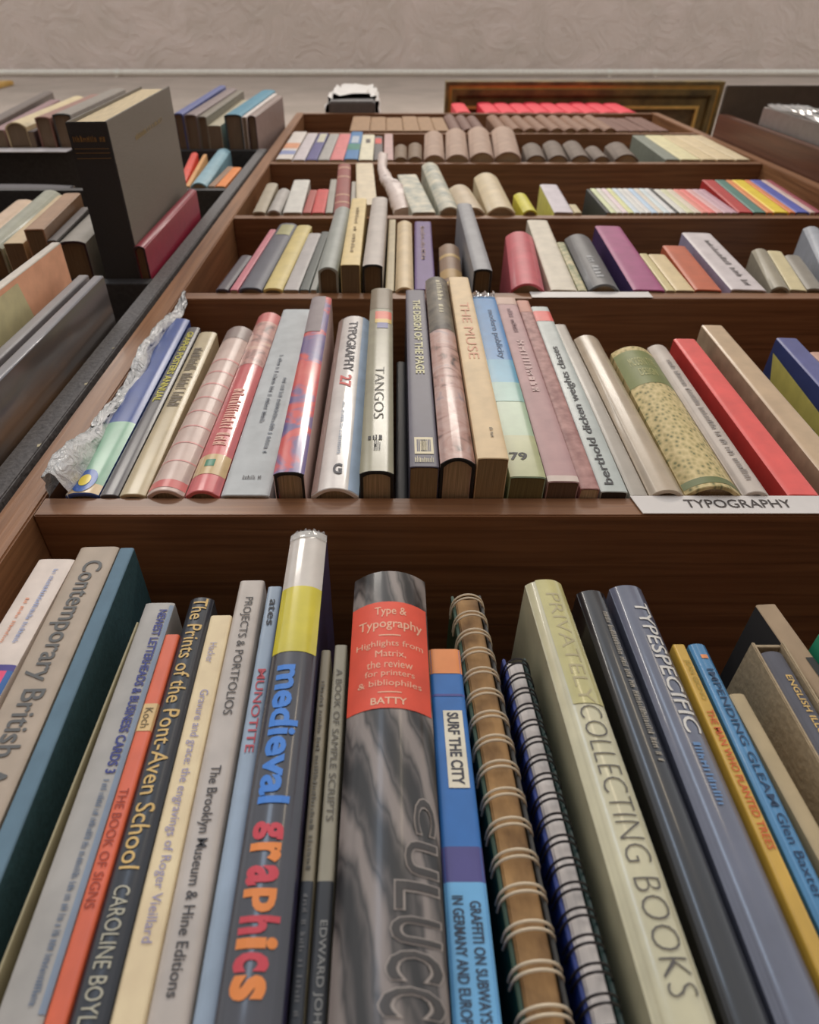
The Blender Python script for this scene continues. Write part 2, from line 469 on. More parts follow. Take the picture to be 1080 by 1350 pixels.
book(0, 205, 225, 1350, 32, 838, (206, 92, 56), 'orange paperback with a cream band, the book of signs', kind='box', rough=.4, coat=.3,
     bands=[(930, 966, (206, 174, 118))],
     texts=[('Koch', 936, 962, .25, .75, (90, 78, 50), 'd'), ('THE BOOK OF SIGNS', 1042, 1200, .22, .72, (140, 52, 34), 'd')])
book(0, 240, 272, 1350, 84, 792, (34, 38, 46), 'dark navy glossy book with gold title about prints of the Pont-Aven School', kind='jack', **GL,
     texts=[('The Prints of the Pont-Aven School', 794, 1150, .22, .82, (204, 170, 104), 'd', .004), ('CAROLINE BOYLE-TURNER', 1172, 1500, .28, .74, (176, 172, 152), 'd', .0)])
book(0, 274, 303, 1350, 134, 813, (222, 200, 162), 'cream book with faint lilac title, gravure and grace', kind='box', rough=.55,
     texts=[('Hacker', 850, 876, .30, .62, (150, 146, 170), 'd'), ('Gravure and grace: the engravings of Roger Vieillard', 912, 1246, .28, .72, (136, 132, 168), 'd')])
book(0, 317, 350, 1350, 191, 767, (176, 166, 156), 'pale grey museum book titled Projects and Portfolios, taller than the cream one', kind='box', rough=.4, coat=.3,
     texts=[('PROJECTS & PORTFOLIOS', 790, 945, .28, .68, (56, 54, 54), 'd'), ('The Brooklyn Museum & Hine Editions', 1012, 1318, .26, .66, (56, 54, 56), 'd', .008)])
book(0, 354, 373, 1350, 246, 774, (140, 156, 172), 'light blue thin book with red capitals left of the plastic-covered book', kind='paper', rough=.35, coat=.5,
     texts=[('ates', 792, 826, .3, .75, (40, 40, 46), 'd', .01), ('MUNOTITE', 884, 994, .28, .8, (178, 66, 76), 'd', .006)])
# medieval graphics, in a clear jacket
r, sp, W, Hh, yz = book(0, 384, 432, 1350, 277, 708, (52, 52, 60), 'tall jacketed book titled medieval graphics with yellow band, in shiny plastic', kind='jack', rough=.3, coat=1.0, Y=-.004,
     bands=[(708, 780, (196, 188, 178)), (780, 866, (198, 184, 44))],
     side=M((70, 66, 100), .3, .6, .3), texts=[('medieval', 884, 1066, .18, .78, (62, 122, 200), 'd', .03)])
xs = [1090, 1118, 1148, 1178, 1214, 1242, 1262, 1292, 1330]
for i, ch in enumerate('graphics'):
    surf_geo('lettering', sp, text_geo(ch, .04), 'd', .18, .74 if ch not in 'hi' else .84, yz(xs[i+1]-4), yz(xs[i]), M([(190, 62, 74), (216, 128, 62)][i in (1, 3, 5, 7)], .5, 0, .05, 0), r)
V = []; Fc = []
n = 22
for i in range(n+1):
    v = i/n
    for j, z in enumerate((-.006, -.001, .002)):
        x, y, q = sp.pt(v, Hh+z+(.0012*sin(i*2.3)+.0006*sin(i*5.1) if j == 2 else 0), .0008+.0004*j)
        V.append((x, y+(.002 if j == 2 else 0), q))
for i in range(n):
    for j in range(2): Fc.append((i*3+j, i*3+3+j, i*3+4+j, i*3+1+j))
mesh('plastic_jacket', V, Fc, PLASTIC, r, smooth=True)
book(0, 424, 437, 1350, 381, 858, (140, 132, 112), 'thin olive-grey book squeezed between the plastic jacket and its twin', kind='paper', rough=.5,
     bands=[(1163, 1500, (50, 54, 60))], marks=[(900, 1150, .3, .7, (96, 92, 80), 'd', 30), (1180, 1345, .3, .7, (100, 100, 100), 'd', 12)])
book(0, 442, 459, 1350, 402, 851, (146, 140, 122), 'grey-olive booklet titled a book of sample scripts, black at its foot', kind='paper', rough=.5,
     bands=[(1163, 1500, (48, 50, 54))],
     texts=[('A BOOK OF SAMPLE SCRIPTS', 884, 1084, .26, .74, (92, 88, 78), 'd'), ('EDWARD JOHNSTON', 1215, 1440, .24, .78, (140, 140, 136), 'd')])
MARB = tex_mat('print_of_metal_type', 'wave', [(40, 38, 37), (84, 78, 75), (58, 54, 52), (132, 122, 116)], rough=.35, coat=.25, scale=(1.6, 1, .45), tscale=22, distortion=6, positions=[.05, .4, .6, .95], detail=4)
r, sp, W, Hh, yz = book(0, 468, 561, 1350, 430, 767, (60, 58, 56), 'thick black and grey book with a red title panel, Type and Typography', kind='round', mat=MARB, Y=.0, dep=.18,
     bands=[(808, 948, (212, 76, 52), .0, .985)],
     texts=[('Type &', 815, 828, .30, .72, (228, 168, 138), 'h', .01), ('Typography', 831, 846, .10, .92, (228, 168, 138), 'h', .01), ('Highlights from', 859, 869, .08, .92, (228, 170, 140), 'h'),
            ('Matrix,', 872, 882, .32, .70, (228, 170, 140), 'h'), ('the review', 885, 895, .22, .78, (228, 170, 140), 'h'), ('for printers', 898, 908, .20, .80, (228, 170, 140), 'h'),
            ('& bibliophiles', 911, 921, .12, .88, (228, 170, 140), 'h'), ('BATTY', 934, 943, .28, .70, (232, 180, 150), 'h', .01)])
for y0, y1 in ((851.5, 853), (926.5, 928)):
    surf_patch('rule', sp, .36, .64, yz(y1), yz(y0), M((228, 168, 138), .5), r, off=.0005)
LG = M((150, 140, 132), .35, .2)
for (y0, y1, v0, v1, ch) in ((1060, 1110, .74, .97, 'C'), (1118, 1165, .64, .97, 'U'), (1172, 1212, .54, .97, 'L'), (1218, 1256, .50, .97, 'U'), (1262, 1304, .46, .97, 'C'), (1310, 1352, .40, .97, 'C')):
    surf_geo('printed_letter', sp, text_geo(ch, .05), 'd', v0, v1, yz(y1), yz(y0), LG, r, off=.0004)
    surf_geo('printed_letter', sp, text_geo(ch, .015), 'd', v0+.015, v1-.012, yz(y1-2), yz(y0+2), M((64, 60, 58), .4, .1), r, off=.0007)
book(0, 565, 607, 1350, 597, 858, (46, 104, 170), 'blue book titled Surf the City with an orange cap and light blue foot', kind='box', rough=.45,
     bands=[(856, 890, (222, 136, 78)), (917, 920, (76, 78, 140)), (1118, 1165, (74, 70, 124)), (1165, 1500, (104, 164, 206)), (939, 1041, (214, 206, 184), .30, .86)],
     texts=[('SURF THE CITY', 942, 1037, .40, .74, (56, 56, 64), 'd', .03), ('GRAFFITI ON SUBWAYS', 1190, 1352, .56, .82, (40, 50, 66), 'd', .02), ('IN GERMANY AND EUROPE', 1183, 1362, .16, .42, (40, 50, 66), 'd', .02)])

def notebook(xl, xr, y2, x2, yt, label, facecol, wire, pitch, n, left, right, page, wr=.0006):
    Yp = .006; z = SHELF[0]
    tl, tr = P(xl, yt, Yp), P(xr, yt, Yp); q = P(x2, y2, Yp)
    a = math.atan2(tl.x-q.x, tl.z-q.z); Hh = (tl.z-z)/cos(a); W = (tr.x-tl.x)*cos(a)-.0005
    root = empty('spiral_notebook', (tl.x-(tl.z-z)*tan(a), Yp, z+.0003), (0, a, 0))
    box('page_block', .0022, W-.0022, .004, .16, .001, Hh-.002, page, root, .0008)
    box('front_cover', 0, .0016, .003, .163, 0, Hh, M(left, .4, .4), root, .0004)
    box('rear_cover', W-.0016, W, .003, .163, 0, Hh, M(right, .4, .4), root, .0004)
    V = []; Fc = []
    for dz in (-.0013, .0013):
        pts = []
        for i in range(15):
            an = pi*(i/14)
            pts.append((W/2-(W/2+.0008)*cos(an), .012-(.0150)*abs(sin(an))**.6, dz+.0015*sin(an)))
        v, f = tube_data(pts, wr, 6); k = len(V); V += v; Fc += [tuple(j+k for j in q_) for q_ in f]
    first = None
    for i in range(n):
        if first is None:
            first = mesh('wire_loop', V, Fc, wire, root, smooth=True); o = first
        else:
            o = first.copy(); COL.objects.link(o); o.parent = root
        o.location = (0, 0, Hh-.008-i*pitch)
    return tag(root, label, 'notebook', 'spiral notebooks')
WHITEW = M((206, 190, 164), .35, .4, .05, 0)
BLACKM = M((34, 32, 36), .35, .5, .05, 0)
KRAFT = tex_mat('kraft_page_edges', 'noise', [(112, 82, 48), (170, 132, 84)], rough=.7, scale=(2, 1, 1), tscale=60, detail=3)
PAP = tex_mat('white_page_edges', 'noise', [(186, 180, 176), (218, 210, 204)], rough=.7, scale=(4, 1, 1), tscale=70, detail=3)
notebook(595, 636, 1350, 690, 781, 'brown paper spiral notebook bound with white wire and dark green cover', None, WHITEW, .0126, 20, (24, 58, 36), (44, 40, 34), KRAFT)
notebook(663, 696, 1350, 778, 864, 'white-paged spiral notebook bound with black wire, blue and green covers', None, BLACKM, .0088, 26, (30, 50, 120), (22, 52, 48), PAP, .0005)
r, sp, W, Hh, yz = book(0, 692, 741, 1350, 860, 772, (190, 184, 152), 'large pale cream jacketed book titled Collecting Books in thin capitals', kind='jack', rough=.3, coat=.9, Y=-.002,
     bands=[(772, 935, (184, 176, 118), .25, 1.0)],
     texts=[('PRIVATELY', 790, 935, .42, .78, (170, 160, 124), 'd', -.006), ('COLLECTING BOOKS', 938, 1322, .34, .84, (88, 84, 80), 'd', -.022)])
book(0, 760, 797, 1350, 955, 783, (22, 23, 28), 'black glossy jacketed book with a faint script title', kind='jack', rough=.3, coat=1.0,
     marks=[(812, 1010, .62, .84, (150, 142, 128), 'd', 40)])
book(0, 803, 846, 1350, 1012, 777, (92, 96, 112), 'silver-blue shiny book with white capitals beside the black jacketed book', kind='jack', rough=.28, coat=1.0,
     texts=[('TYPESPECIFIC', 800, 972, .46, .90, (204, 200, 192), 'd', .008)], marks=[(985, 1070, .5, .7, (96, 130, 170), 'd', 9)])
book(0, 886, 903, 1030, 965, 851, (190, 152, 62), 'thin mustard yellow book with red capitals, the man who planted trees', kind='box', rough=.4, coat=.4,
     texts=[('JEAN GIONO', 872, 925, .26, .74, (150, 130, 50), 'd'), ('THE MAN WHO PLANTED TREES', 938, 1122, .26, .78, (190, 84, 44), 'd', .008)])
book(0, 907, 930, 1030, 990, 851, (62, 120, 162), 'slim blue book with dark title by Glen Baxter, right of the yellow one', kind='jack', rough=.3, coat=.8,
     bands=[(866, 871, (214, 130, 70), .35, .75)],
     texts=[('IMPENDING GLEAM', 885, 1066, .30, .70, (30, 56, 84), 'd', .004), ('Glen Baxter', 1075, 1190, .30, .74, (26, 50, 80), 'd')])
book(0, 961, 982, 1030, 1023, 916, (168, 150, 116), 'short beige-olive book low down, right of the slim blue one', kind='hard', rough=.6)
# slipcase holding the navy illustration book
def slipcase(xl, xr, yt, x2, y2, Y, label, col, dep, inner=None):
    z = SHELF[0]
    tl, tr = P(xl, yt, Y), P(xr, yt, Y); q = P(x2, y2, Y)
    a = math.atan2(tl.x-q.x, tl.z-q.z); Hh = (tl.z-z)/cos(a); W = (tr.x-tl.x)*cos(a)-.0005
    root = empty('slipcase', (tl.x-(tl.z-z)*tan(a), Y, z+.0003), (0, a, 0))
    m = M(col, .7, 0, .12, .3, 300); t = .0018
    box('side_panel', 0, t, 0, dep, 0, Hh, m, root, .0005); box('side_panel', W-t, W, 0, dep, 0, Hh, m, root, .0005)
    box('top_panel', t, W-t, .002, dep, Hh-t, Hh, m, root, .0003); box('bottom_panel', t, W-t, .002, dep, 0, t, m, root)
    box('back_panel', t, W-t, dep-t, dep, t, Hh-t, m, root)
    tag(root, label, 'slipcase'); return root, W, Hh, a, t
r, W, Hh, a, t = slipcase(991, 1036, 847, 1134, 1100, .004, 'beige cloth slipcase at right of the lowest shelf, holding the navy book', (158, 140, 112), .17)
rb = empty('book', r.matrix_basis @ Vector((t+.0008, .003, t+.0004)), (0, a, 0))
sp = build_book(rb, W-2*t-.0018, Hh-2*t-.004, .158, (86, 86, 94), 'round', rough=.7)
surf_geo('lettering', sp, text_geo('ENGLISH ILLUSTRATION', .012), 'd', .42, .70, (P(0, 1040, .003).z-rb.location.z)/cos(a), (P(0, 888, .003).z-rb.location.z)/cos(a), M((206, 170, 96), .4, 0, .05, 0), rb)
tag(rb, 'navy cloth book with gold title English Illustration inside the beige slipcase', 'book', GROUPS[0])
book(0, 996, 1024, 860, 1038, 799, (156, 134, 108), 'tall tan spined book with a black side, behind and right of the beige slipcase', kind='box', rough=.8, Y=.012, side=M((30, 28, 28), .7),
     bands=[(870, 912, (50, 52, 50), .55, .95)])
book(0, 1080, 1106, 1000, 1165, 840, (38, 130, 96), 'green book at the far right end of the lowest shelf', kind='box')

# ------------------------------------------------------------------ row 1 (typography shelf)
MULTI = tex_mat('cover_print_rose', 'noise', [(120, 96, 92), (196, 150, 140), (210, 180, 160)], rough=.35, coat=.6, tscale=55, detail=4, distortion=1)
MULTI2 = tex_mat('cover_print_portrait', 'noise', [(70, 62, 60), (176, 138, 126), (190, 160, 150), (110, 110, 130)], rough=.4, coat=.25, tscale=45, detail=3, distortion=1.5, positions=[.25, .42, .58, .75])
REDBLUE = tex_mat('cover_print_red_blue', 'noise', [(92, 90, 140), (120, 100, 140), (204, 84, 84), (214, 110, 100)], rough=.3, coat=.8, tscale=26, detail=3, distortion=.8, positions=[.3, .47, .53, .7])
PATT = tex_mat('olive_pattern_cloth', 'voronoi', [(104, 104, 66), (176, 158, 106), (200, 180, 130)], rough=.6, coat=.0, tscale=330, positions=[.12, .4, .8], scale=(1, .2, .6))
YB = 655
book(1, 86, 130, YB, 222, 423, (50, 76, 138), 'blue and mint green picture book with a round logo by the plastic bag', kind='hard', **GL,
     bands=[(560, 642, (136, 176, 150)), (642, 656, (206, 180, 140))])
r1 = bpy.context.scene.objects
book(1, 131, 156, YB, 248, 433, (84, 82, 84), 'dark grey thin book with yellow lettering next to the blue picture book', kind='hard', **GL,
     texts=[('GRAPHIS POSTERS ANNUAL', 440, 532, .25, .75, (186, 176, 60), 'd', .02)])
book(1, 157, 192, YB, 263, 440, (184, 168, 134), 'tall cream jacketed book with worn dark capitals', kind='hard', rough=.35, coat=.6,
     marks=[(462, 540, .2, .8, (104, 92, 76), 'd', 18)])
book(1, 193, 243, YB, 300, 437, (196, 172, 160), 'pale pinkish white book with faint pink lines across the spine', kind='round', rough=.4, coat=.5,
     bands=[(437, 452, (138, 122, 116)), (640, 650, (196, 100, 96))]+[(y, y+1.6, (206, 140, 134)) for y in (480, 496, 512, 530, 548, 568, 590, 614)])
book(1, 244, 290, YB, 332, 418, (202, 100, 102), 'rose pink jacketed book with marbled cream head and green dot', kind='round', rough=.3, coat=.9,
     bands=[(418, 430, (206, 116, 112)), (430, 486, MULTI), (606, 632, (196, 168, 120)), (613, 622, (40, 120, 90), .3, .6)], marks=[(520, 596, .3, .75, (222, 170, 150), 'd', 12)])
book(1, 291, 356, YB, 371, 409, (172, 176, 176), 'wide pale blue-grey book between the rose book and the red and blue book', kind='box', rough=.5, coat=.2,
     marks=[(500, 600, .62, .74, (110, 118, 128), 'd', 30), (470, 560, .34, .46, (120, 126, 134), 'd', 26), (628, 634, .3, .75, (120, 120, 120), 'h', 6)])
book(1, 360, 402, 627, 408, 394, (196, 92, 92), 'red and blue printed glossy book protruding over the shelf edge', kind='hard', mat=REDBLUE, side=M((196, 168, 160), .4, .5), edge=M((24, 22, 22), .5),
     bands=[(394, 440, (136, 124, 124), .0, .72)])
book(1, 410, 474, YB, 447, 425, (214, 208, 202), 'glossy white book titled Typography 27', kind='round', rough=.28, coat=1.0,
     bands=[(425, 656, (164, 142, 134), .0, .14), (425, 656, (170, 190, 214), .78, 1.0)],  # the blue band paints gloss along the right side into the colour
     texts=[('TYPOGRAPHY', 433, 499, .36, .64, (62, 60, 66), 'd', .01), ('27', 504, 520, .3, .62, (206, 96, 90), 'd', .03), ('G', 622, 636, .42, .62, (70, 70, 76), 'h', .03)],
     marks=[(540, 610, .46, .56, (150, 158, 170), 'd', 26)])
book(1, 474, 520, 626, 488, 383, (142, 138, 116), 'sage grey jacketed book with a small rainbow and black bird drawing', kind='hard', rough=.3, coat=.8, edge=M((24, 22, 22), .5),
     bands=[(384, 410, (120, 108, 88)), (414, 424, (206, 92, 70), .25, .95), (424, 429, (206, 172, 80), .25, .95), (429, 436, (50, 60, 130), .35, .8)],
     texts=[('TANGOS', 488, 556, .35, .68, (92, 90, 84), 'd', -.012)], marks=[(578, 584, .2, .7, (40, 38, 38), 'h', 3), (584, 598, .4, .62, (40, 38, 38), 'h', 2)])
book(1, 521, 538, YB, 523, 478, (44, 42, 46), 'short black book recessed between the sage grey and navy books', kind='hard', Y=.012)
book(1, 540, 580, 617, 532, 383, (74, 70, 84), 'navy paperback titled The Design of the Page', kind='paper', rough=.4, page=(150, 126, 92), texts=[('THE DESIGN OF THE PAGE', 397, 494, .34, .72, (196, 190, 150), 'd', .03)],
     bands=[(578, 600, (196, 184, 150), .18, .85), (581, 597, (66, 62, 76), .26, .76), (583, 595, (196, 184, 150), .40, .62)], marks=[(603, 611, .18, .85, (190, 180, 150), 'h', 8)])
book(1, 581, 628, 613, 561, 371, (166, 130, 120), 'book with a pink photographic portrait spine and black boards', kind='round', mat=MULTI2, edge=M((22, 20, 20), .5),
     bands=[(371, 440, tex_mat('dark_print', 'noise', [(58, 54, 50), (120, 112, 96)], tscale=70, coat=.4))], marks=[(376, 420, .45, .7, (190, 180, 150), 'd', 8)])
book(1, 630, 672, 606, 592, 366, (206, 180, 140), 'tall cream paperback with faint red capitals and scuffed foot', kind='paper', rough=.5, page=(160, 136, 100),
     texts=[('THE MUSE', 400, 474, .3, .72, (206, 150, 120), 'd', -.004)], marks=[(565, 578, .55, .68, (110, 98, 80), 'd', 5)])
r, sp, W, Hh, yz = book(1, 673, 721, 631, 623, 392, (150, 170, 140), 'blue to olive paperback annual numbered 79 in torn plastic', kind='paper', rough=.4, coat=.4, page=(120, 110, 70),
     bands=[(392, 475, (34, 112, 166)), (475, 505, (70, 142, 170)), (505, 530, (128, 168, 156)), (575, 632, (160, 162, 118))],
     texts=[('modern publicity', 410, 474, .45, .75, (30, 62, 96), 'd', .01), ('79', 598, 608, .1, .62, (50, 50, 48), 'h', .03)])
V = []; Fc = []
n = 16
for i in range(n+1):
    v = i/n
    for j in range(4):
        x, y, q = sp.pt(v, Hh-.004+j*.003+(.006*abs(sin(i*1.1+.4))*(j/3)), .0008+.002*sin(j*1.7+i)*(j > 0)); V.append((x, y, q))
for i in range(n):
    for j in range(3): Fc.append((i*4+j, i*4+4+j, i*4+5+j, i*4+1+j))
mesh('torn_plastic', V, Fc, PLASTIC, r, smooth=True)
book(1, 723, 765, 637, 653, 393, (172, 136, 134), 'dusty mauve paperback with a pale foot right of the annual', kind='paper', rough=.5, page=(110, 88, 70),
     bands=[(393, 402, (190, 160, 144)), (628, 638, (196, 178, 166))], marks=[(408, 440, .4, .65, (140, 106, 110), 'd', 8), (450, 520, .4, .72, (196, 166, 160), 'd', 9)])
book(1, 766, 792, 646, 681, 397, (160, 112, 104), 'reddish mauve patterned paperback, narrow, beside the dusty mauve one', kind='paper', rough=.5,
     mat=tex_mat('red_mauve_print', 'noise', [(130, 84, 80), (176, 132, 124)], tscale=110, detail=3), bands=[(397, 412, (184, 130, 112))])
book(1, 793, 829, 650, 700, 405, (170, 176, 170), 'pale grey book titled berthold with a red band at its head', kind='paper', rough=.4, coat=.3, page=(60, 50, 44),
     bands=[(411, 424, (206, 84, 76))], texts=[('berthold dicken weights classes', 458, 640, .22, .68, (56, 56, 58), 'u', .012)])
book(1, 832, 856, YB, 733, 430, (160, 152, 140), 'narrow grey-beige book hard against the pale grey berthold book', kind='paper', rough=.4, coat=.4, lean=-8.5)
book(1, 857, 904, YB, 757, 448, (170, 154, 132), 'wide beige-grey jacketed book left of the olive patterned one', kind='round', rough=.35, coat=.7)
book(1, 905, 979, YB, 806, 467, (160, 146, 100), 'book bound in olive and cream patterned cloth', kind='round', mat=PATT, dep=.165,
     bands=[(472, 515, (112, 118, 66)), (640, 648, (96, 104, 62))], texts=[('MODERN TYPE', 482, 492, .2, .8, (170, 166, 110), 'h'), ('DESIGN', 496, 505, .3, .7, (170, 166, 110), 'h')])
book(1, 980, 1016, YB, 846, 459, (184, 172, 160), 'white-grey book with worn grey lettering before the red one', kind='round', rough=.5, marks=[(480, 640, .35, .62, (140, 132, 126), 'd', 40)])
book(1, 1040, 1082, YB, 888, 448, (216, 86, 80), 'bright red book with a darker red side', kind='box', rough=.5, coat=.2, side=M((172, 46, 40), .6))
book(1, 1108, 1150, YB, 925, 430, (186, 160, 128), 'large beige book right of the bright red one', kind='box', rough=.4, coat=.5, side=M((160, 138, 112), .5, .3, .2), dep=.2)
book(1, 1210, 1250, YB, 1024, 447, (84, 88, 136), 'violet-blue book with a yellow and navy picture on its side', kind='box', rough=.45, coat=.2, side=M((44, 56, 104), .5), dep=.19)
book(1, 1268, 1300, YB, 1068, 465, (190, 150, 130), 'pinkish book cut off at the right edge above the typography label', kind='paper')

# ------------------------------------------------------------------ row 2
S2 = [
 (284, 301, 383, 318, 338, (66, 60, 70), 'hard', 'dark plum book at the left end of the shelf above the plastic bag'),
 (303, 314, 383, 349, 303, (186, 104, 116), 'paper', 'thin pink book beside the dark plum one'),
 (315, 346, 383, 356, 297, (74, 76, 88), 'hard', 'charcoal blue book with a green-gold printed head'),
 (347, 373, 383, 386, 299, (200, 180, 112), 'hard', 'buttery yellow book beside the charcoal blue one'),
 (374, 394, 383, 400, 308, (170, 164, 160), 'paper', 'pale silver-white book right of the buttery yellow one'),
 (395, 408, 383, 413, 306, (74, 82, 78), 'paper', 'dark green-grey thin book'),
 (409, 418, 383, 421, 322, (160, 160, 150), 'paper', 'thin pale green-grey book tucked beside the protruding sage one'),
 (419, 446, 358, 437, 277, (146, 150, 142), 'round', 'sage grey book protruding over the edge with brown pages'),
 (449, 475, 350, 464, 262, (206, 182, 124), 'paper', 'yellow-cream paperback protruding between two grey books'),
 (478, 505, 352, 491, 262, (176, 166, 156), 'hard', 'lilac grey book with black boards protruding over the edge'),
 (508, 520, 384, 513, 290, (190, 176, 140), 'paper', 'thin cream book right of the lilac grey one'),
 (521, 546, 384, 524, 295, (206, 184, 146), 'round', 'cream cloth book left of the purple book'),
 (547, 575, 383, 547, 293, (88, 62, 116), 'box', 'purple book with a faint gold title'),
 (581, 612, 383, 579, 327, (124, 96, 72), 'round', 'short brown and gold leather book beside the purple one'),
 (625, 650, 358, 603, 270, (136, 136, 138), 'hard', 'mid grey book with black boards protruding alone'),
 (675, 719, 384, 667, 313, (186, 84, 92), 'round', 'wide rose red cloth book'),
 (727, 762, 384, 690, 291, (196, 186, 166), 'box', 'tall off-white book right of the rose red one'),
 (763, 775, 384, 730, 320, (166, 156, 124), 'paper', 'thin cream and green patterned book'),
 (777, 818, 384, 745, 316, (92, 92, 92), 'round', 'dark grey cloth book with light lettering'),
 (836, 878, 384, 785, 299, (150, 68, 112), 'box', 'magenta book with a dark purple side'),
 (879, 891, 384, 843, 335, (196, 180, 130), 'paper', 'thin pale yellow book after the magenta one'),
 (892, 917, 384, 855, 336, (206, 184, 140), 'paper', 'short cream book left of the orange one'),
 (918, 953, 384, 874, 325, (180, 90, 58), 'box', 'burnt orange book between a cream and a large white one'),
 (966, 1012, 384, 900, 308, (196, 186, 184), 'box', 'large white book with a lilac side right of the orange one'),
 (1020, 1044, 384, 993, 332, (140, 132, 112), 'round', 'olive grey book at the right part of the third shelf'),
 (1045, 1066, 384, 1006, 331, (196, 182, 140), 'paper', 'pale cream paperback with red specks after the olive grey book'),
 (1067, 1090, 384, 1030, 338, (130, 124, 112), 'hard', 'mid grey-brown book near the right edge of the picture'),
 (1100, 1128, 384, 1062, 303, (150, 154, 160), 'round', 'bluish grey rounded book cut off by the right edge'),
]
BK = M((24, 22, 22), .5)
for s in S2:
    xl, xr, yb, xt, yt, c, k, lab = s
    kw = {}
    if 'charcoal blue book with' in lab: kw['bands'] = [(299, 312, (150, 146, 96), .2, .9)]
    if 'black boards' in lab: kw['edge'] = BK
    if 'magenta' in lab and 'thin' not in lab: kw['side'] = M((60, 40, 84), .5)
    if 'lilac side' in lab: kw['side'] = M((150, 140, 160), .5)
    if 'purple book with a faint' in lab: kw['marks'] = [(300, 345, .35, .6, (150, 120, 110), 'd', 10)]
    if 'dark grey cloth' in lab: kw['marks'] = [(345, 375, .35, .6, (150, 150, 150), 'd', 6)]
    if 'brown and gold' in lab: kw['bands'] = [(340, 344, (176, 146, 90)), (360, 372, (160, 128, 76)), (377, 380, (176, 146, 90))]
    if 'yellow-cream' in lab: kw['marks'] = [(275, 335, .4, .62, (150, 126, 80), 'd', 14)]
    if 'patterned' in lab: kw['mat'] = tex_mat('green_cream_print', 'noise', [(110, 120, 84), (196, 180, 140)], tscale=90)
    if 'large white book' in lab: kw['marks'] = [(318, 378, .5, .7, (120, 112, 110), 'd', 14)]
    pg = (120, 100, 74) if yb < 370 else (180, 160, 130)
    book(2, xl, xr, yb, xt, yt, c, lab, kind=k, rough=.45, coat=.25, page=pg, **kw)

# ------------------------------------------------------------------ row 3
S3 = [
 (333, 350, 281, 352, 243, (160, 148, 126), 'hard', 'beige-grey book at the left end of the fourth shelf'),
 (352, 370, 281, 367, 252, (164, 158, 150), 'round', 'low grey-white book second from that left end'),
 (373, 398, 281, 387, 238, (196, 192, 182), 'box', 'white upright book left of the two small red ones'),
 (399, 410, 281, 409, 251, (160, 66, 58), 'paper', 'darker of the two small red books'),
 (411, 428, 281, 417, 250, (190, 52, 50), 'paper', 'brighter of the two small red books'),
 (429, 439, 281, 433, 237, (150, 146, 134), 'paper', 'thin grey book left of the tall dark red one'),
 (440, 461, 281, 442, 218, (136, 58, 54), 'hard', 'tall dark red leather book with gilt bands'),
 (462, 469, 281, 464, 240, (170, 164, 152), 'paper', 'thin grey-white book right of the dark red one'),
 (470, 498, 271, 468, 216, (206, 190, 160), 'box', 'tall cream book above the yellow-cream paperback'),
 (544, 575, 281, 524, 231, (178, 184, 180), 'box', 'pale blue-grey book left of the thick mottled one'),
 (580, 607, 279, 556, 219, (186, 180, 162), 'round', 'thick off-white mottled book, the tallest right of the bag'),
 (608, 640, 281, 590, 250, (190, 172, 144), 'round', 'low cream book behind the thick mottled one'),
 (643, 680, 281, 625, 235, (200, 182, 148), 'round', 'large plain cream book left of the yellow one'),
 (690, 709, 281, 677, 258, (196, 186, 54), 'round', 'bright yellow short book'),
 (731, 757, 281, 712, 244, (190, 180, 184), 'box', 'white-lilac book with a pale yellow side'),
 (758, 768, 281, 745, 270, (180, 164, 124), 'paper', 'very low cream booklet beside the white-lilac book'),
]
for xl, xr, yb, xt, yt, c, k, lab in S3:
    kw = {}
    if 'pale yellow side' in lab: kw['side'] = M((206, 200, 110), .5)
    if 'gilt' in lab: kw['bands'] = [(y, y+1.5, (190, 150, 120)) for y in (222, 234, 258, 268)]
    if 'mottled' in lab and 'low' not in lab: kw['mat'] = tex_mat('mottled_print', 'noise', [(140, 146, 136), (206, 196, 172)], tscale=50, detail=4)
    book(3, xl, xr, yb, xt, yt, c, lab, kind=k, rough=.45, coat=.2, **kw)
mg = [(200, 204, 160), (206, 200, 186), (214, 196, 196), (206, 206, 150), (196, 204, 210), (206, 204, 196), (210, 206, 200), (176, 196, 214), (206, 196, 180), (196, 206, 206), (206, 204, 200)]
x = 806.0; t = 778.0
names = ['pale green', 'ivory', 'pinkish white', 'pale yellow', 'bluish white', 'off-white', 'plain white', 'sky-tinted', 'sand-tinted', 'aqua-white', 'chalk white']
book(3, 800, 806, 281, 773, 250, (30, 34, 32), 'thin black folder at the left end of the magazine run', kind='paper')
for i, c in enumerate(mg):
    if i == 0: lb = 'pale green magazine spine next to the black folder'
    else: lb = '%s magazine spine right of the %s one' % (names[i], names[i-1])
    book(3, x, x+7.7, 281, t, 249, c, lb, name='magazine', cat='magazine', kind='paper', group='run of thin magazines on the fourth shelf', rough=.5); x += 7.8; t += 7.1
book(3, x, x+5, 281, t, 249, (40, 42, 40), 'thin black spine dividing the white magazines', name='magazine', cat='magazine', kind='paper', group='run of thin magazines on the fourth shelf'); x += 5.1; t += 4.5
mg2 = [((206, 202, 190), 'ivory white magazine just after the black dividing spine'), ((200, 196, 160), 'pale straw magazine second after the black divider'), ((206, 190, 170), 'peach-white magazine before the salmon ones'),
       ((214, 130, 116), 'salmon magazine, first of two salmon spines'), ((220, 116, 108), 'coral magazine, second of two salmon spines'), ((206, 160, 156), 'rose-white magazine after the salmon pair'), ((190, 156, 162), 'mauve magazine, paler of two'),
       ((180, 140, 150), 'mauve magazine, darker of two, before the red book')]
for c, lb in mg2:
    book(3, x, x+9.6, 281, t, 250, c, lb, name='magazine', cat='magazine', kind='paper', group='run of thin magazines on the fourth shelf', rough=.5); x += 9.7; t += 8.2
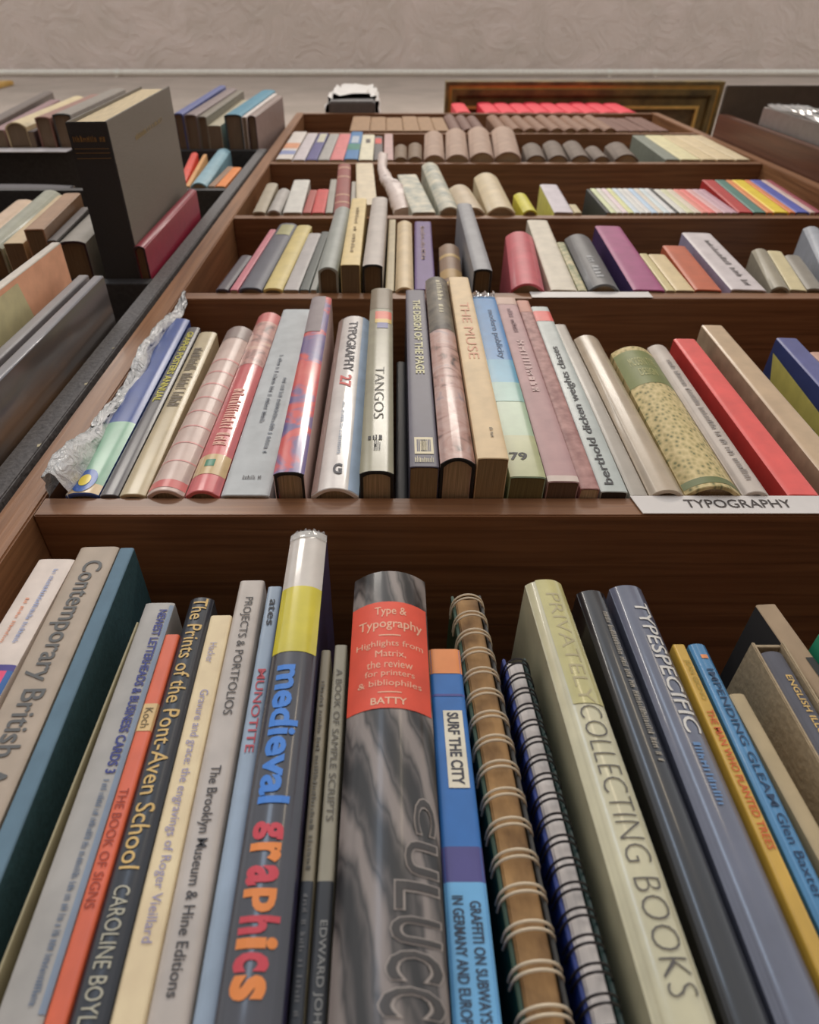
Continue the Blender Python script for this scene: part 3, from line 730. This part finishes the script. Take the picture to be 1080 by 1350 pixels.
for wd, c, lb in [(20, (172, 44, 44), 'deep red book after the magazine run'), (17, (70, 116, 104), 'teal green book right of the deep red one'), (10, (214, 130, 70), 'orange thin book before the yellow one'),
                  (20, (226, 190, 44), 'sunny yellow book, brightest at the right end'), (9, (206, 120, 66), 'dull orange thin book after the sunny yellow one'), (18, (72, 82, 160), 'royal blue book near the right upright'),
                  (8, (196, 170, 160), 'thin pinkish book between blue and maroon'), (9, (140, 50, 66), 'maroon thin book against the right upright')]:
    book(3, x, x+wd-.5, 281, t, 238, c, lb, kind='box', rough=.45, coat=.2); x += wd; t += wd*.80

# ------------------------------------------------------------------ row 4
S4 = [
 (364, 385, 211, 387, 174, (204, 194, 184), 'paper', 'white book with orange and blue print at the left end'),
 (386, 402, 211, 406, 176, (190, 180, 180), 'paper', 'plain lilac-white book second from the left, upper shelf'),
 (403, 418, 211, 421, 176, (72, 70, 124), 'paper', 'navy blue book with a cream head, upper shelf'),
 (419, 434, 211, 435, 177, (156, 152, 146), 'paper', 'grey book between the navy and pink ones'),
 (435, 453, 211, 448, 177, (204, 112, 112), 'paper', 'salmon pink book on the upper shelf'),
 (454, 472, 211, 462, 174, (44, 110, 160), 'paper', 'blue and teal book with a white top patch'),
 (473, 492, 211, 477, 178, (212, 204, 176), 'paper', 'cream book with a small black mark near its head'),
 (493, 505, 211, 494, 180, (88, 84, 84), 'paper', 'dark grey book with a red square at its head'),
 (506, 519, 211, 507, 177, (184, 150, 144), 'paper', 'dusty pink narrow book behind the plastic-wrapped one'),
]
for xl, xr, yb, xt, yt, c, k, lab in S4:
    kw = {}
    if 'orange and blue' in lab: kw['bands'] = [(189, 196, (206, 140, 100)), (199, 204, (120, 130, 170))]
    if 'cream head' in lab: kw['bands'] = [(177, 188, (190, 184, 160), .2, .9)]
    if 'teal' in lab: kw['bands'] = [(190, 198, (40, 120, 104)), (180, 189, (170, 180, 190), .2, .8)]
    if 'black mark' in lab: kw['bands'] = [(184, 189, (70, 62, 56), .35, .7)]
    if 'red square' in lab: kw['bands'] = [(183, 190, (206, 72, 64), .1, .9)]
    book(4, xl, xr, yb, xt, yt, c, lab, kind=k, rough=.45, coat=.2, **kw)
for i, (a, b_, yt) in enumerate([(520, 537, 194), (538, 557, 192)]):
    book(4, a, b_, 211, a+1, yt, (116, 94, 72), ['low brown leather volume, left of the two before the beige set', 'low brown leather volume touching the beige set'][i], name='leather_volume', kind='round', rough=.6)
for i, (a, b_, at, yt) in enumerate([(559, 587, 560, 178), (588, 619, 588, 175), (620, 652, 617, 173), (653, 688, 648, 173)]):
    book(4, a, b_, 211, at, yt, (164, 138, 120), ['leftmost of the four wide beige rounded volumes', 'second from left of the four wide beige rounded volumes', 'third from left of the four wide beige volumes, notched at foot', 'rightmost of the four wide beige rounded volumes'][i],
         name='cloth_volume', kind='round', rough=.7, group='four wide beige volumes')
for i, (a, b_, at, yt) in enumerate([(695, 721, 689, 194), (724, 750, 716, 191), (754, 780, 742, 191), (784, 805, 771, 197), (812, 843, 798, 194)]):
    book(4, a, b_, 211, at, yt, (112, 98, 86), ['leftmost of the five low grey rounded volumes', 'second from left of the five low grey rounded volumes', 'middle one of the five low grey rounded volumes', 'smallest of the five low grey rounded volumes', 'rightmost of the five low grey rounded volumes'][i],
         name='cloth_volume', kind='round', rough=.7, group='five low grey volumes')
for i, (a, b_, at, c, lb) in enumerate([(878, 897, 834, (120, 124, 110), 'cream-edged grey volume starting the pale tall set'), (898, 925, 850, (206, 196, 152), 'wide cream volume, first of the pale tall set'), (926, 945, 872, (200, 180, 140), 'speckled cream volume in the middle of the pale tall set'),
                                        (946, 970, 889, (204, 184, 146), 'sandy cream volume, third of the pale tall set'), (971, 990, 907, (200, 182, 146), 'last cream volume of the pale tall set by the upright')]):
    book(4, a, b_, 211, at, 179, c, lb, name='cloth_volume', kind='box', rough=.6, group='pale tall set')

# ------------------------------------------------------------------ row 5: bindings
LEA = [(150, 110, 74), (126, 92, 66), (120, 88, 66)]
ORD = ['first', 'second', 'third', 'fourth', 'fifth', 'last']
xs5 = [(461, 487), (487.5, 509), (509.5, 532), (532.5, 554), (554.5, 574), (574.5, 593), (594, 610), (611, 626), (627, 642)]
VP = (508, -10)
def xup(x, y0, y1): return x+(VP[0]-x)*(y0-y1)/(y0-VP[1])
for i, (a, b_) in enumerate(xs5):
    book(5, a, b_, 173, xup(a, 173, 154), 154+(i % 3)*.8, (146, 112, 78) if i < 6 else (112, 80, 68), 'square brown leather binding on the highest shelf, %s of the lit left six' % ORD[i] if i < 6 else 'rounded dark brown binding, %s of the three right of the lit six' % ['left', 'middle', 'right'][i-6],
         name='leather_volume', kind='box' if i < 6 else 'round', rough=.6, group='lit brown leather bindings' if i < 6 else 'darker rounded bindings', page=(150, 120, 90))
x = 656
for i in range(14):
    wd = 17.6 if i < 10 else 13
    book(5, x, x+wd-.8, 173, xup(x, 173, 155), 155+(i % 4)*.5, (128, 92, 68) if i < 9 else (110, 74, 60), 'brown rounded leather binding, %s from the left in the long right run' % ['first', 'second', 'third', 'fourth', 'fifth', 'sixth', 'seventh', 'eighth', 'ninth'][i] if i < 9 else 'reddish brown binding at the right end, %s of five' % ORD[i-9 if i < 13 else 5],
         name='leather_volume', kind='round' if i < 9 else 'box', rough=.6, group='long run of brown leather bindings' if i < 9 else 'reddish brown end bindings'); x += wd

# ------------------------------------------------------------------ on top: red books, white-covered box, gilt frame
x = 640
book(6, 602, 621, 149, xup(602, 149, 137), 137, (214, 56, 66), 'single bright red book standing apart on top of the bookcase', kind='hard', rough=.6, name='red_book')
lab6 = ['first', 'second', 'third', 'fourth', 'fifth', 'sixth', 'seventh', 'eighth', 'ninth', 'tenth']
for i in range(9):
    wd = 22 if i < 7 else 24
    book(6, x, x+wd-1, 149.5, xup(x, 149.5, 136), 136+(i % 3)*.6, (214, 50, 66), 'bright red book in the row on top, %s' % (
        ['leftmost of the row', 'second from the left of the row', 'third from the left of the row', 'fourth from the left of the row', 'exactly mid row', 'fourth from the right of the row', 'third from the right of the row', 'second from the right of the row', 'rightmost of the row'][i]), kind='hard', rough=.6, name='red_book', lean=0); x += wd
z6 = SHELF[6]
ZR = z6+max(l[4] for l in LOG if l[0] == 6)/1000+.002
# white plastic draped over a grey box
wb = empty('covered_box', (0, 0, z6))
pA = Pz(426, 148, z6+.001); pB = Pz(497, 148, z6+.001)
BX0, BX1 = P(433, 132, -.03).x, P(494, 132, -.03).x
BH = P(0, 111, -.03).z-z6
box('box', BX0, BX1, -.026, .20, .001, BH-.02, M((104, 100, 98), .6), wb, .004)
V = []; Fc = []; NR = 48
lev = [(.035, 1.05, 1.0), (.06, 1.06, 1.0), (.12, 1.05, 1.0), (.19, 1.03, .99), (.24, .98, .97), (.268, .88, .9), (.275, .6, .6), (.276, .25, .3)]
cxm, cym, hx, hy = (BX0+BX1)/2, .087, (BX1-BX0)/2+.010, .125
for j, (zf, kx, ky) in enumerate(lev):
    zf = .012+(zf/.276)*(BH-.010)
    for i in range(NR):
        an = 2*pi*i/NR; c_, s_ = cos(an), sin(an)
        ex = lambda q: math.copysign(abs(q)**.35, q)
        wv = .004*sin(i*1.9+j)+.003*sin(i*3.7+2*j)
        zz = zf+(.006*sin(i*.9)+.003*sin(i*2.3)+(.02 if j == 0 else 0)*cos(an) if j < 2 else .004*sin(i*1.7+j))
        V.append((cxm+(hx*kx+wv)*ex(c_)*(1 if abs(c_) > .05 else 1), cym+(hy*ky+wv)*ex(s_), max(.006, zz)))
for j in range(len(lev)-1):
    for i in range(NR): Fc.append((j*NR+i, j*NR+(i+1) % NR, (j+1)*NR+(i+1) % NR, (j+1)*NR+i))
Fc.append(tuple((len(lev)-1)*NR+i for i in range(NR)))
o = mesh('plastic_sheet', V, Fc, M((226, 216, 210), .4, .3, .06, .5, 40), wb, smooth=True)
tag(wb, 'grey box under crumpled white plastic on top of the bookcase', 'box')

# gilt frame lying flat on the red books, its underside and mouldings seen from below
GILT = tex_mat('worn_gilding', 'noise', [(74, 62, 36), (104, 88, 50), (128, 106, 58)], rough=.6, tscale=18, detail=5, bump=.2)
GILT.node_tree.nodes['Principled BSDF'].inputs['Metallic'].default_value = .1
GILTB = M((206, 168, 92), .45, .1, .15, .1, 30, .1)
fr = empty('gilt_frame', (0, 0, ZR))
fy0 = Pz(592, 108, ZR).y
fx0, fx1 = P(590, 110, fy0).x, P(966, 110, fy0).x
prof = [(0, .010, 0, .05), (.010, .020, .004, .046), (.020, .034, -.004, .044), (.034, .044, .006, .04), (.044, .062, .001, .036), (.062, .07, -.003, .03)]
for i, (a, b_, z0, z1) in enumerate(prof):
    m = GILTB if i in (1, 5) else GILT
    g = a; h = b_; zz = .006
    V = []; Fc = []
    for (q, rr) in ((g, z0+zz), (h, z0+zz), (h, z1), (g, z1)):
        for (cx_, cy_) in ((fx0+q, fy0+q), (fx1-q, fy0+q), (fx1-q, fy0+.36-q), (fx0+q, fy0+.36-q)):
            V.append((cx_, cy_, rr))
    for k in range(4):
        for c_ in range(4):
            k2 = (k+1) % 4; c2 = (c_+1) % 4
            Fc.append((k*4+c_, k*4+c2, k2*4+c2, k2*4+c_))
    mesh('moulding', V, Fc, m, fr)
box('backing_panel', fx0+.069, fx1-.069, fy0+.069, fy0+.291, .012, .018, M((92, 76, 48), .6, 0, .25), fr)
for i in range(6):   # fillets, each a long raised bar
    pass
tag(fr, 'large worn gilt picture frame lying flat over the red books on top', 'picture frame', 'gilt frames')
# small gilt frame hanging on the wall, far left
wf = empty('gilt_frame', (P(9, 108, WALLY-.03).x-.55, WALLY-.03, P(9, 135, WALLY-.03).z))
hh = P(9, 106, WALLY-.03).z-P(9, 135, WALLY-.03).z
for (a, b_, c_, d_) in ((0, .55, 0, .06), (0, .55, hh-.06, hh), (0, .06, .06, hh-.06), (.49, .55, .06, hh-.06)):
    box('moulding', a, b_, 0, .028, c_, d_, GILTB, wf, .006)
box('picture', .055, .495, .012, .018, .05, hh-.05, M((120, 104, 84), .6), wf)
tag(wf, 'narrow gilt frame hanging high on the wall at far left', 'picture frame', 'gilt frames')

# ------------------------------------------------------------------ neighbouring case on the right
YR = -.044
rx = XR+UT+.003
zt = P(947, 150, YR).z
rc = empty('bookcase', (0, 0, 0))
tag(rc, 'brown wooden bookcase standing forward at the right edge of the picture', 'bookcase', 'bookcases')
RW = wood('side_wood', (72, 42, 28), (104, 64, 44), 'z')
box('upright', rx, rx+.02, YR, .215, 0, zt, RW, rc, .0015)
box('upright', rx+.94, rx+.96, YR, .215, 0, zt, RW, rc, .0015)
zpn = P(0, 163, YR).z
zsr = zpn-.285
box('back_panel', rx+.02, rx+.94, .205, .215, .02, zt, WOODBACK, rc)
for z in (zsr, P(0, 400, YR).z, .9, .4, .08):
    box('shelf', rx+.0203, rx+.9397, YR+.001, .204, z, z+TH-.001, WOODX, rc, .0008)
# crumpled plastic and books in its upper bay
x = rx+.024
for i, (wd, hgt, c, lb) in enumerate([(.034, .26, (120, 112, 106), 'grey plastic-wrapped bundle in the right bookcase'), (.03, .25, (150, 142, 134), 'pale plastic-wrapped book in the right bookcase'),
                                      (.03, .24, (190, 170, 120), 'cream book right of the plastic-wrapped pair'), (.035, .255, (150, 120, 84), 'tan book at the picture edge in the right bookcase'), (.03, .24, (120, 70, 60), 'red-brown book furthest right in the right bookcase')]):
    r = empty('book', (x, YR+(-.03 if i < 2 else .01), zsr+TH-.0008))
    build_book(r, wd, hgt, .16, c, 'hard' if i > 1 else 'box', rough=.3, coat=.5 if i < 2 else .1)
    if i < 2:
        V = []; Fc = []
        for a_ in range(9):
            for b_ in range(9):
                V.append((-.003+(wd+.004)*a_/8, -.006+.003*sin(a_*2.1+b_*1.3), .004+(hgt-.008)*b_/8))
        for a_ in range(8):
            for b_ in range(8): k = a_*9+b_; Fc.append((k, k+9, k+10, k+1))
        mesh('plastic_wrap', V, Fc, PLASTIC, r, smooth=False)
    tag(r, lb, 'book', 'books in the right bookcase'); x += wd+.004
# dark flat board lying on it
bz = zt+.0005
y0 = Pz(1000, 113, bz).y
db = box('flat_board', rx+.004, rx+.62, y0, .17, bz, bz+.012, M((84, 74, 64), .7, 0, .1), None, .002)
tag(db, 'flat dark grey-brown board lying on the right bookcase and jutting forward', 'board')

# ------------------------------------------------------------------ black case on the left
lx = XL-UT-.0055
lc = empty('bookcase', (0, 0, 0))
tag(lc, 'black painted bookcase with chipped edges at the left of the picture', 'bookcase', 'bookcases')
ltop = SHELF['T']
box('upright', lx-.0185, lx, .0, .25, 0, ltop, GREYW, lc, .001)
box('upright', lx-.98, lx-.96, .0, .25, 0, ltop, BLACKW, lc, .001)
box('back_panel', lx-.96, lx-.0185, .24, .25, .02, ltop-.02, BLACKW, lc)
for k in ('T', 'U', 'V', 'W'):
    box('shelf', lx-.9597, lx-.0188, .001, .239, SHELF[k]-TH, SHELF[k], BLACKW, lc, .0008)
for z in (1.1, .7, .3, .08): box('shelf', lx-.9597, lx-.0188, .001, .239, z-TH, z, BLACKW, lc, .0008)
for (z, q) in ((P(70, 508, 0).z, .004), (P(70, 460, 0).z, .002), (P(70, 590, 0).z, .005)):
    V = [(lx-.002, -.0004, z), (lx-.0005, -.0004, z+.001), (lx-.0006, -.0004, z+q), (lx-.003, -.0004, z+q*.7)]
    mesh('paint_chip', V, [(0, 1, 2, 3)], M((196, 184, 150), .7), lc)
lsx = P(90, 199, -.001).x
st = box('pale_strip', lsx-.30, lsx, -.0018, -.0005, SHELF['T']-.044, SHELF['T']-.002, M((206, 200, 198), .45, .3), None)  # light-coloured strip along part of the front edge
tag(st, 'pale strip on the top shelf edge of the black case', 'label')

# row T on top of the black case
ST = [
 (-34, -16, 168, 56, 122, (98, 88, 82), 'hard', 'big dusty grey book at the far left on the black case'),
 (-12, 4, 172, 66, 132, (140, 108, 110), 'paper', 'mauve and white book left of the cream rounded one'),
 (6, 34, 168, 92, 132, (196, 178, 140), 'round', 'cream rounded book with brown pages on the black case'),
 (35, 44, 174, 84, 150, (70, 56, 56), 'paper', 'small dark low book on the black case'),
 (45, 65, 156, 118, 126, (140, 100, 88), 'hard', 'red-brown book second before the leaning big dark book'),
 (68, 92, 152, 146, 118, (130, 122, 112), 'hard', 'grey cloth book with dark boards behind the big dark book'),
 (228, 241, 151, 288, 114, (76, 86, 136), 'hard', 'blue cloth book right of the big dark book, on the black case'),
 (242, 259, 153, 299, 118, (124, 108, 106), 'hard', 'mauve-grey book beside the blue cloth book'),
 (260, 272, 155, 309, 120, (116, 108, 94), 'hard', 'olive-grey narrow book on the black case'),
 (273, 291, 166, 312, 132, (176, 166, 140), 'paper', 'short cream and black paperback before the teal book'),
 (295, 318, 153, 345, 120, (62, 126, 148), 'hard', 'bright teal book with dark boards on the black case'),
 (317, 325, 155, 357, 124, (206, 194, 186), 'box', 'narrow white book right of the teal one'),
 (326, 337, 155, 364, 128, (136, 116, 108), 'round', 'grey-brown book with dark red boards near the wooden upright'),
]
for xl, xr, yb, xt, yt, c, k, lab in ST:
    kw = {'edge': M((60, 28, 26), .5)} if 'dark red boards' in lab else ({'edge': M((30, 48, 52), .5)} if 'dark boards' in lab else {})
    book('T', xl, xr, yb, xt, yt, c, lab, kind=k, rough=.5, coat=.15, page=(126, 108, 88), dep=.2, **kw)
SU = [
 (232, 243, 246, 252, 203, (210, 70, 54), 'round', 'red-orange rounded book beside the peach one on the black shelf'),
 (244, 250, 246, 268, 204, (206, 150, 92), 'paper', 'thin peach book on the upper black shelf'),
 (251, 273, 246, 286, 200, (128, 162, 172), 'round', 'powder blue book between the peach and orange ones'),
 (274, 283, 246, 300, 220, (140, 108, 84), 'paper', 'thin brown book left of the bright orange one'),
 (284, 297, 246, 305, 221, (222, 126, 54), 'paper', 'bright orange book on the upper black shelf'),
]
for xl, xr, yb, xt, yt, c, k, lab in SU:
    book('U', xl, xr, yb, xt, yt, c, lab, kind=k, rough=.5, coat=.15)
# dark flat box on the upper black shelf, left
zu = SHELF['U']
fb = empty('flat_book', (P(85, 247, 0).x-.29, .005, zu+.0002))
sp = build_book(fb, .29, .035, .19, (52, 56, 66), 'hard', rough=.4, coat=.5)
tag(fb, 'dark blue-black volume lying on the upper black shelf at far left', 'book', GROUPS['U'])
fb = empty('flat_book', (P(85, 247, 0).x-.27, .012, zu+.0358))
sp = build_book(fb, .26, .030, .18, (84, 74, 62), 'hard', rough=.5)
tag(fb, 'brown-grey volume lying on top of the dark blue-black one', 'book', GROUPS['U'])

SV = [
 (-62, -34, 330, 20, 266, (196, 168, 140), 'hard', 'cream pink book at the left end of the middle black shelf'),
 (-32, 2, 330, 52, 257, (150, 152, 134), 'round', 'pale green-grey book in shiny plastic on the middle black shelf'),
 (4, 30, 322, 76, 258, (196, 172, 132), 'paper', 'cream page-coloured book before the brown one, middle black shelf'),
 (31, 57, 304, 84, 256, (158, 120, 88), 'box', 'tan brown book with square brown pages, middle black shelf'),
 (58, 74, 318, 104, 274, (96, 90, 88), 'paper', 'dark grey thin book right of the tan brown one'),
 (76, 112, 322, 130, 270, (160, 154, 142), 'hard', 'light grey book touching the big dark book'),
 (180, 196, 328, 251, 252, (146, 36, 58), 'round', 'crimson book lying against the big dark book on the black shelf'),
]
for xl, xr, yb, xt, yt, c, k, lab in SV:
    kw = {}
    if 'light grey' in lab or 'crimson' in lab: kw['edge'] = M((50, 26, 28), .5)
    book('V', xl, xr, yb, xt, yt, c, lab, kind=k, rough=.4, coat=.4, page=(122, 98, 70), dep=.17, **kw)
# big dark book lying on its spine, head towards us
zv = SHELF['V']
p0 = Pz(85, 161, zv); p1 = Pz(139, 164, zv)
Hb = P(222, 116, p1.y).z-zv
bb = empty('large_book', (p0.x, p0.y, zv+.0003), (0, radians(-3.4), 0))
W = p1.x-p0.x; L = .235
CH = M((112, 104, 92), .65, .1, .1, .4, 700); CHS = M((46, 44, 44), .6, .1, .15, .4, 700)
box('spine', .0, W, 0, L, 0, .0025, CHS, bb, .0008)
box('front_board', W-.0025, W, 0, L, .0026, Hb, CH, bb, .0005)
box('rear_board', 0, .0025, 0, L, .0026, Hb, CH, bb, .0005)
box('page_block', .0027, W-.0027, .003, L-.004, .0028, Hb-.004, page_mat((214, 192, 152)), bb)
GOLD = M((150, 116, 70), .4, 0, .1, 0, 60, .4)
for (y0, y1) in ((.024, .0245), (.028, .0285), (.033, .0335)):
    box('gilt_rule', .003, W-.003, y0, y1, -.0003, .0001, GOLD, bb)
g, f = text_geo('HOLY BIBLE', .0) if False else blob_geo(9, random)
mesh('worn_lettering', [(.004+(W-.008)*x, .012+.006*(1-y), -.0002) for x, y in g], f, GOLD, bb)
# title on the visible board, reads along its height
g, f = blob_geo(16, random)
zz0 = P(150, 178, p1.y+.02).z-zv
mesh('worn_lettering', [(W+.0003, .022+.006*(1-y)+.004, Hb*.30+Hb*.45*x) for x, y in g], f, M((150, 128, 80), .5), bb)
tag(bb, 'large charcoal cloth book lying on its spine and jutting far forward', 'book', GROUPS['V'])

# row W: peach book, portfolio
zw = SHELF['W']
def wbook(corner, ylevel_h, Wd, dep, col, label, side, name='book', rough=.4, coat=.3, spine=None, cat='book', hgt=None):
    px, py = corner
    zt_ = zw+hgt; p = Pz(px, py, zt_)
    p.x = min(p.x, XL-UT-.0268-(.0115 if name == 'folder' else 0))
    r = empty(name, (p.x-Wd, p.y, zw+.0002))
    build_book(r, Wd, hgt, dep, col, 'box', rough=rough, coat=coat, side=side)
    tag(r, label, cat, GROUPS['W'] if cat == 'book' else None)
    return r, p
r, p = wbook((80, 321), 0, .009, .2, (196, 186, 172), 'peach sided book with a pale spine and cream label, jutting at left', M((222, 160, 124), .5, .1), hgt=.325)
yy = .004
V = [(.0093, yy, .325-.10), (.0093, yy+.06, .325-.085), (.0093, yy+.06, .325-.2), (.0093, yy, .325-.2)]
mesh('label', V, [(0, 1, 2, 3)], M((206, 196, 150), .5), r)
r, p = wbook((117, 364), 0, .010, .2, (120, 116, 116), 'thin grey glossy folder between the peach book and black portfolio', M((110, 104, 104), .3, .8), hgt=.300, name='folder', cat='folder')
PF = tex_mat('black_brown_print', 'noise', [(44, 42, 42), (60, 54, 50), (104, 78, 56)], rough=.3, coat=.8, tscale=12, scale=(1, 2, .4), detail=4)
r, p = wbook((150, 365), 0, .010, .2, (110, 110, 116), 'large black glossy portfolio against the upright of the black case', PF, hgt=.300, name='portfolio', cat='portfolio', coat=1)

# ------------------------------------------------------------------ crumpled plastic bag at the left end of the typography shelf
zb = SHELF[1]
rb_ = empty('plastic_bag', (XL+.002, 0, zb))
HB = P(237, 386, 0).z-zb
V = []; Fc = []
NU, NV = 18, 46
for j in range(NV+1):
    t_ = j/NV; z = HB*t_
    wdt = .015*(1-.3*t_)*(.9+.2*sin(t_*17)+.06*sin(t_*41))*(1 if t_ < .93 else (1-t_)/.07*.9+.1)
    prot = (.014+.009*sin(t_*11+1)+.003*sin(t_*27))*(1-.6*t_)
    for i in range(NU+1):
        s = i/NU
        an = pi*s
        x = wdt*.5*(1-cos(an)); y = -prot*sin(an)+.002
        nz = .0007*sin(i*2.1+j*.9)+.0006*sin(i*.9-j*1.3)+.0005*sin(i*3.3+j*.6)
        if i in (0, NU): y = .0015; nz = 0
        V.append((x+nz*.6+.0006, y+nz*1.6, z+nz))
for j in range(NV):
    for i in range(NU): k = j*(NU+1)+i; Fc.append((k, k+1, k+NU+2, k+NU+1))
BAG = plastic_mat('crumpled_bag', (.88, .87, .84), .2, .25)
nt = BAG.node_tree; b_ = nt.nodes['Principled BSDF']; t1 = nt.nodes.new('ShaderNodeTexNoise'); tc = nt.nodes.new('ShaderNodeTexCoord')
t1.inputs['Scale'].default_value = 90; t1.inputs['Detail'].default_value = 4; t1.inputs['Distortion'].default_value = 2
nt.links.new(tc.outputs['Object'], t1.inputs['Vector']); bp = nt.nodes.new('ShaderNodeBump'); bp.inputs['Strength'].default_value = 1; bp.inputs['Distance'].default_value = .003
nt.links.new(t1.outputs['Fac'], bp.inputs['Height']); nt.links.new(bp.outputs['Normal'], b_.inputs['Normal']); nt.links.new(bp.outputs['Normal'], b_.inputs['Coat Normal'])
o = mesh('film', V, Fc, BAG, rb_); o.data.shade_smooth()
tag(rb_, 'crumpled clear plastic bag against the left wooden upright', 'bag')
# bag-wrapped curved thing on the third shelf, by the tall cream book
zc = SHELF[3]
rb_ = empty('plastic_wrap', (0, 0, zc))
V = []; Fc = []
ctl = [(532, 283.5, 26), (526, 262, 26), (520, 248, 24), (509, 236, 17), (504, 222, 12), (505, 205, 13)]
NV = 40
for j in range(NV+1):
    q = j/NV*(len(ctl)-1); k = min(int(q), len(ctl)-2); f_ = q-k; f_ = f_*f_*(3-2*f_)
    px = ctl[k][0]*(1-f_)+ctl[k+1][0]*f_; py = ctl[k][1]+(ctl[k+1][1]-ctl[k][1])*(q-k); wpx = ctl[k][2]*(1-f_)+ctl[k+1][2]*f_
    Yc = .016-.038*(j/NV)
    c0, c1 = P(px-wpx/2, py, Yc), P(px+wpx/2, py, Yc)
    for i in range(13):
        an = 2*pi*i/12
        cx_ = (c0.x+c1.x)/2; rx_ = (c1.x-c0.x)/2
        V.append((cx_+rx_*cos(an)*(1+.06*sin(j*1.9+i*2)), Yc+.012*sin(an)*(1-.5*j/NV)+.0015*sin(j*2.3+i*1.7), max(.001, c0.z-zc)))
for j in range(NV):
    for i in range(12): k = j*13+i; Fc.append((k, k+1, k+14, k+13))
Fc.append(tuple(range(12))[::-1]); Fc.append(tuple(NV*13+i for i in range(12)))
mesh('film', V, Fc, M((204, 186, 176), .45, .25, .12, .2, 40), rb_, smooth=True)
tag(rb_, 'twisted pinkish white wrapped roll standing beside the tall cream book', 'wrap')
# side picture of the violet-blue book and the logo of the blue picture book
for o in list(COL.objects):
    lb = o.get('label', '')
    if lb.startswith('violet-blue book'):
        V = [(-.0003, .016, .12), (-.0003, .012, .245), (-.0003, .05, .22), (-.0003, .15, .12)]
        mesh('side_picture', V, [(0, 1, 2, 3)], M((190, 180, 96), .5), o)
        V = [(-.0006, .03+.05+.05*cos(a_*pi/12), .13+.075*sin(a_*pi/12)) for a_ in range(13)]
        mesh('side_picture', V, [tuple(range(13))], M((30, 50, 100), .5), o)
    if lb.startswith('blue and mint'):
        c = [ch for ch in o.children if ch.name.startswith('cover')][0]
        W = max(v.co.x for v in c.data.vertices)
        sp_ = Spine(W, min(.003, W*.12), 3.2)
        for (s_, col_, nm) in ((1, (36, 84, 160), 'logo'), (.5, (220, 196, 60), 'logo')):
            geo = ([(.5+.5*cos(2*pi*k/20), .5+.5*sin(2*pi*k/20)) for k in range(20)], [tuple(range(20))])
            zc_ = .014; hh_ = .013*s_; 
            surf_geo(nm, sp_, geo, 'h', .42-.36*s_, .42+.36*s_, zc_-hh_, zc_+hh_, M(col_, .35, .5, .03, 0), o, off=.0006+.0003*(s_ < 1))

import os
if False:
    for l in LOG: print('LOG', *l)
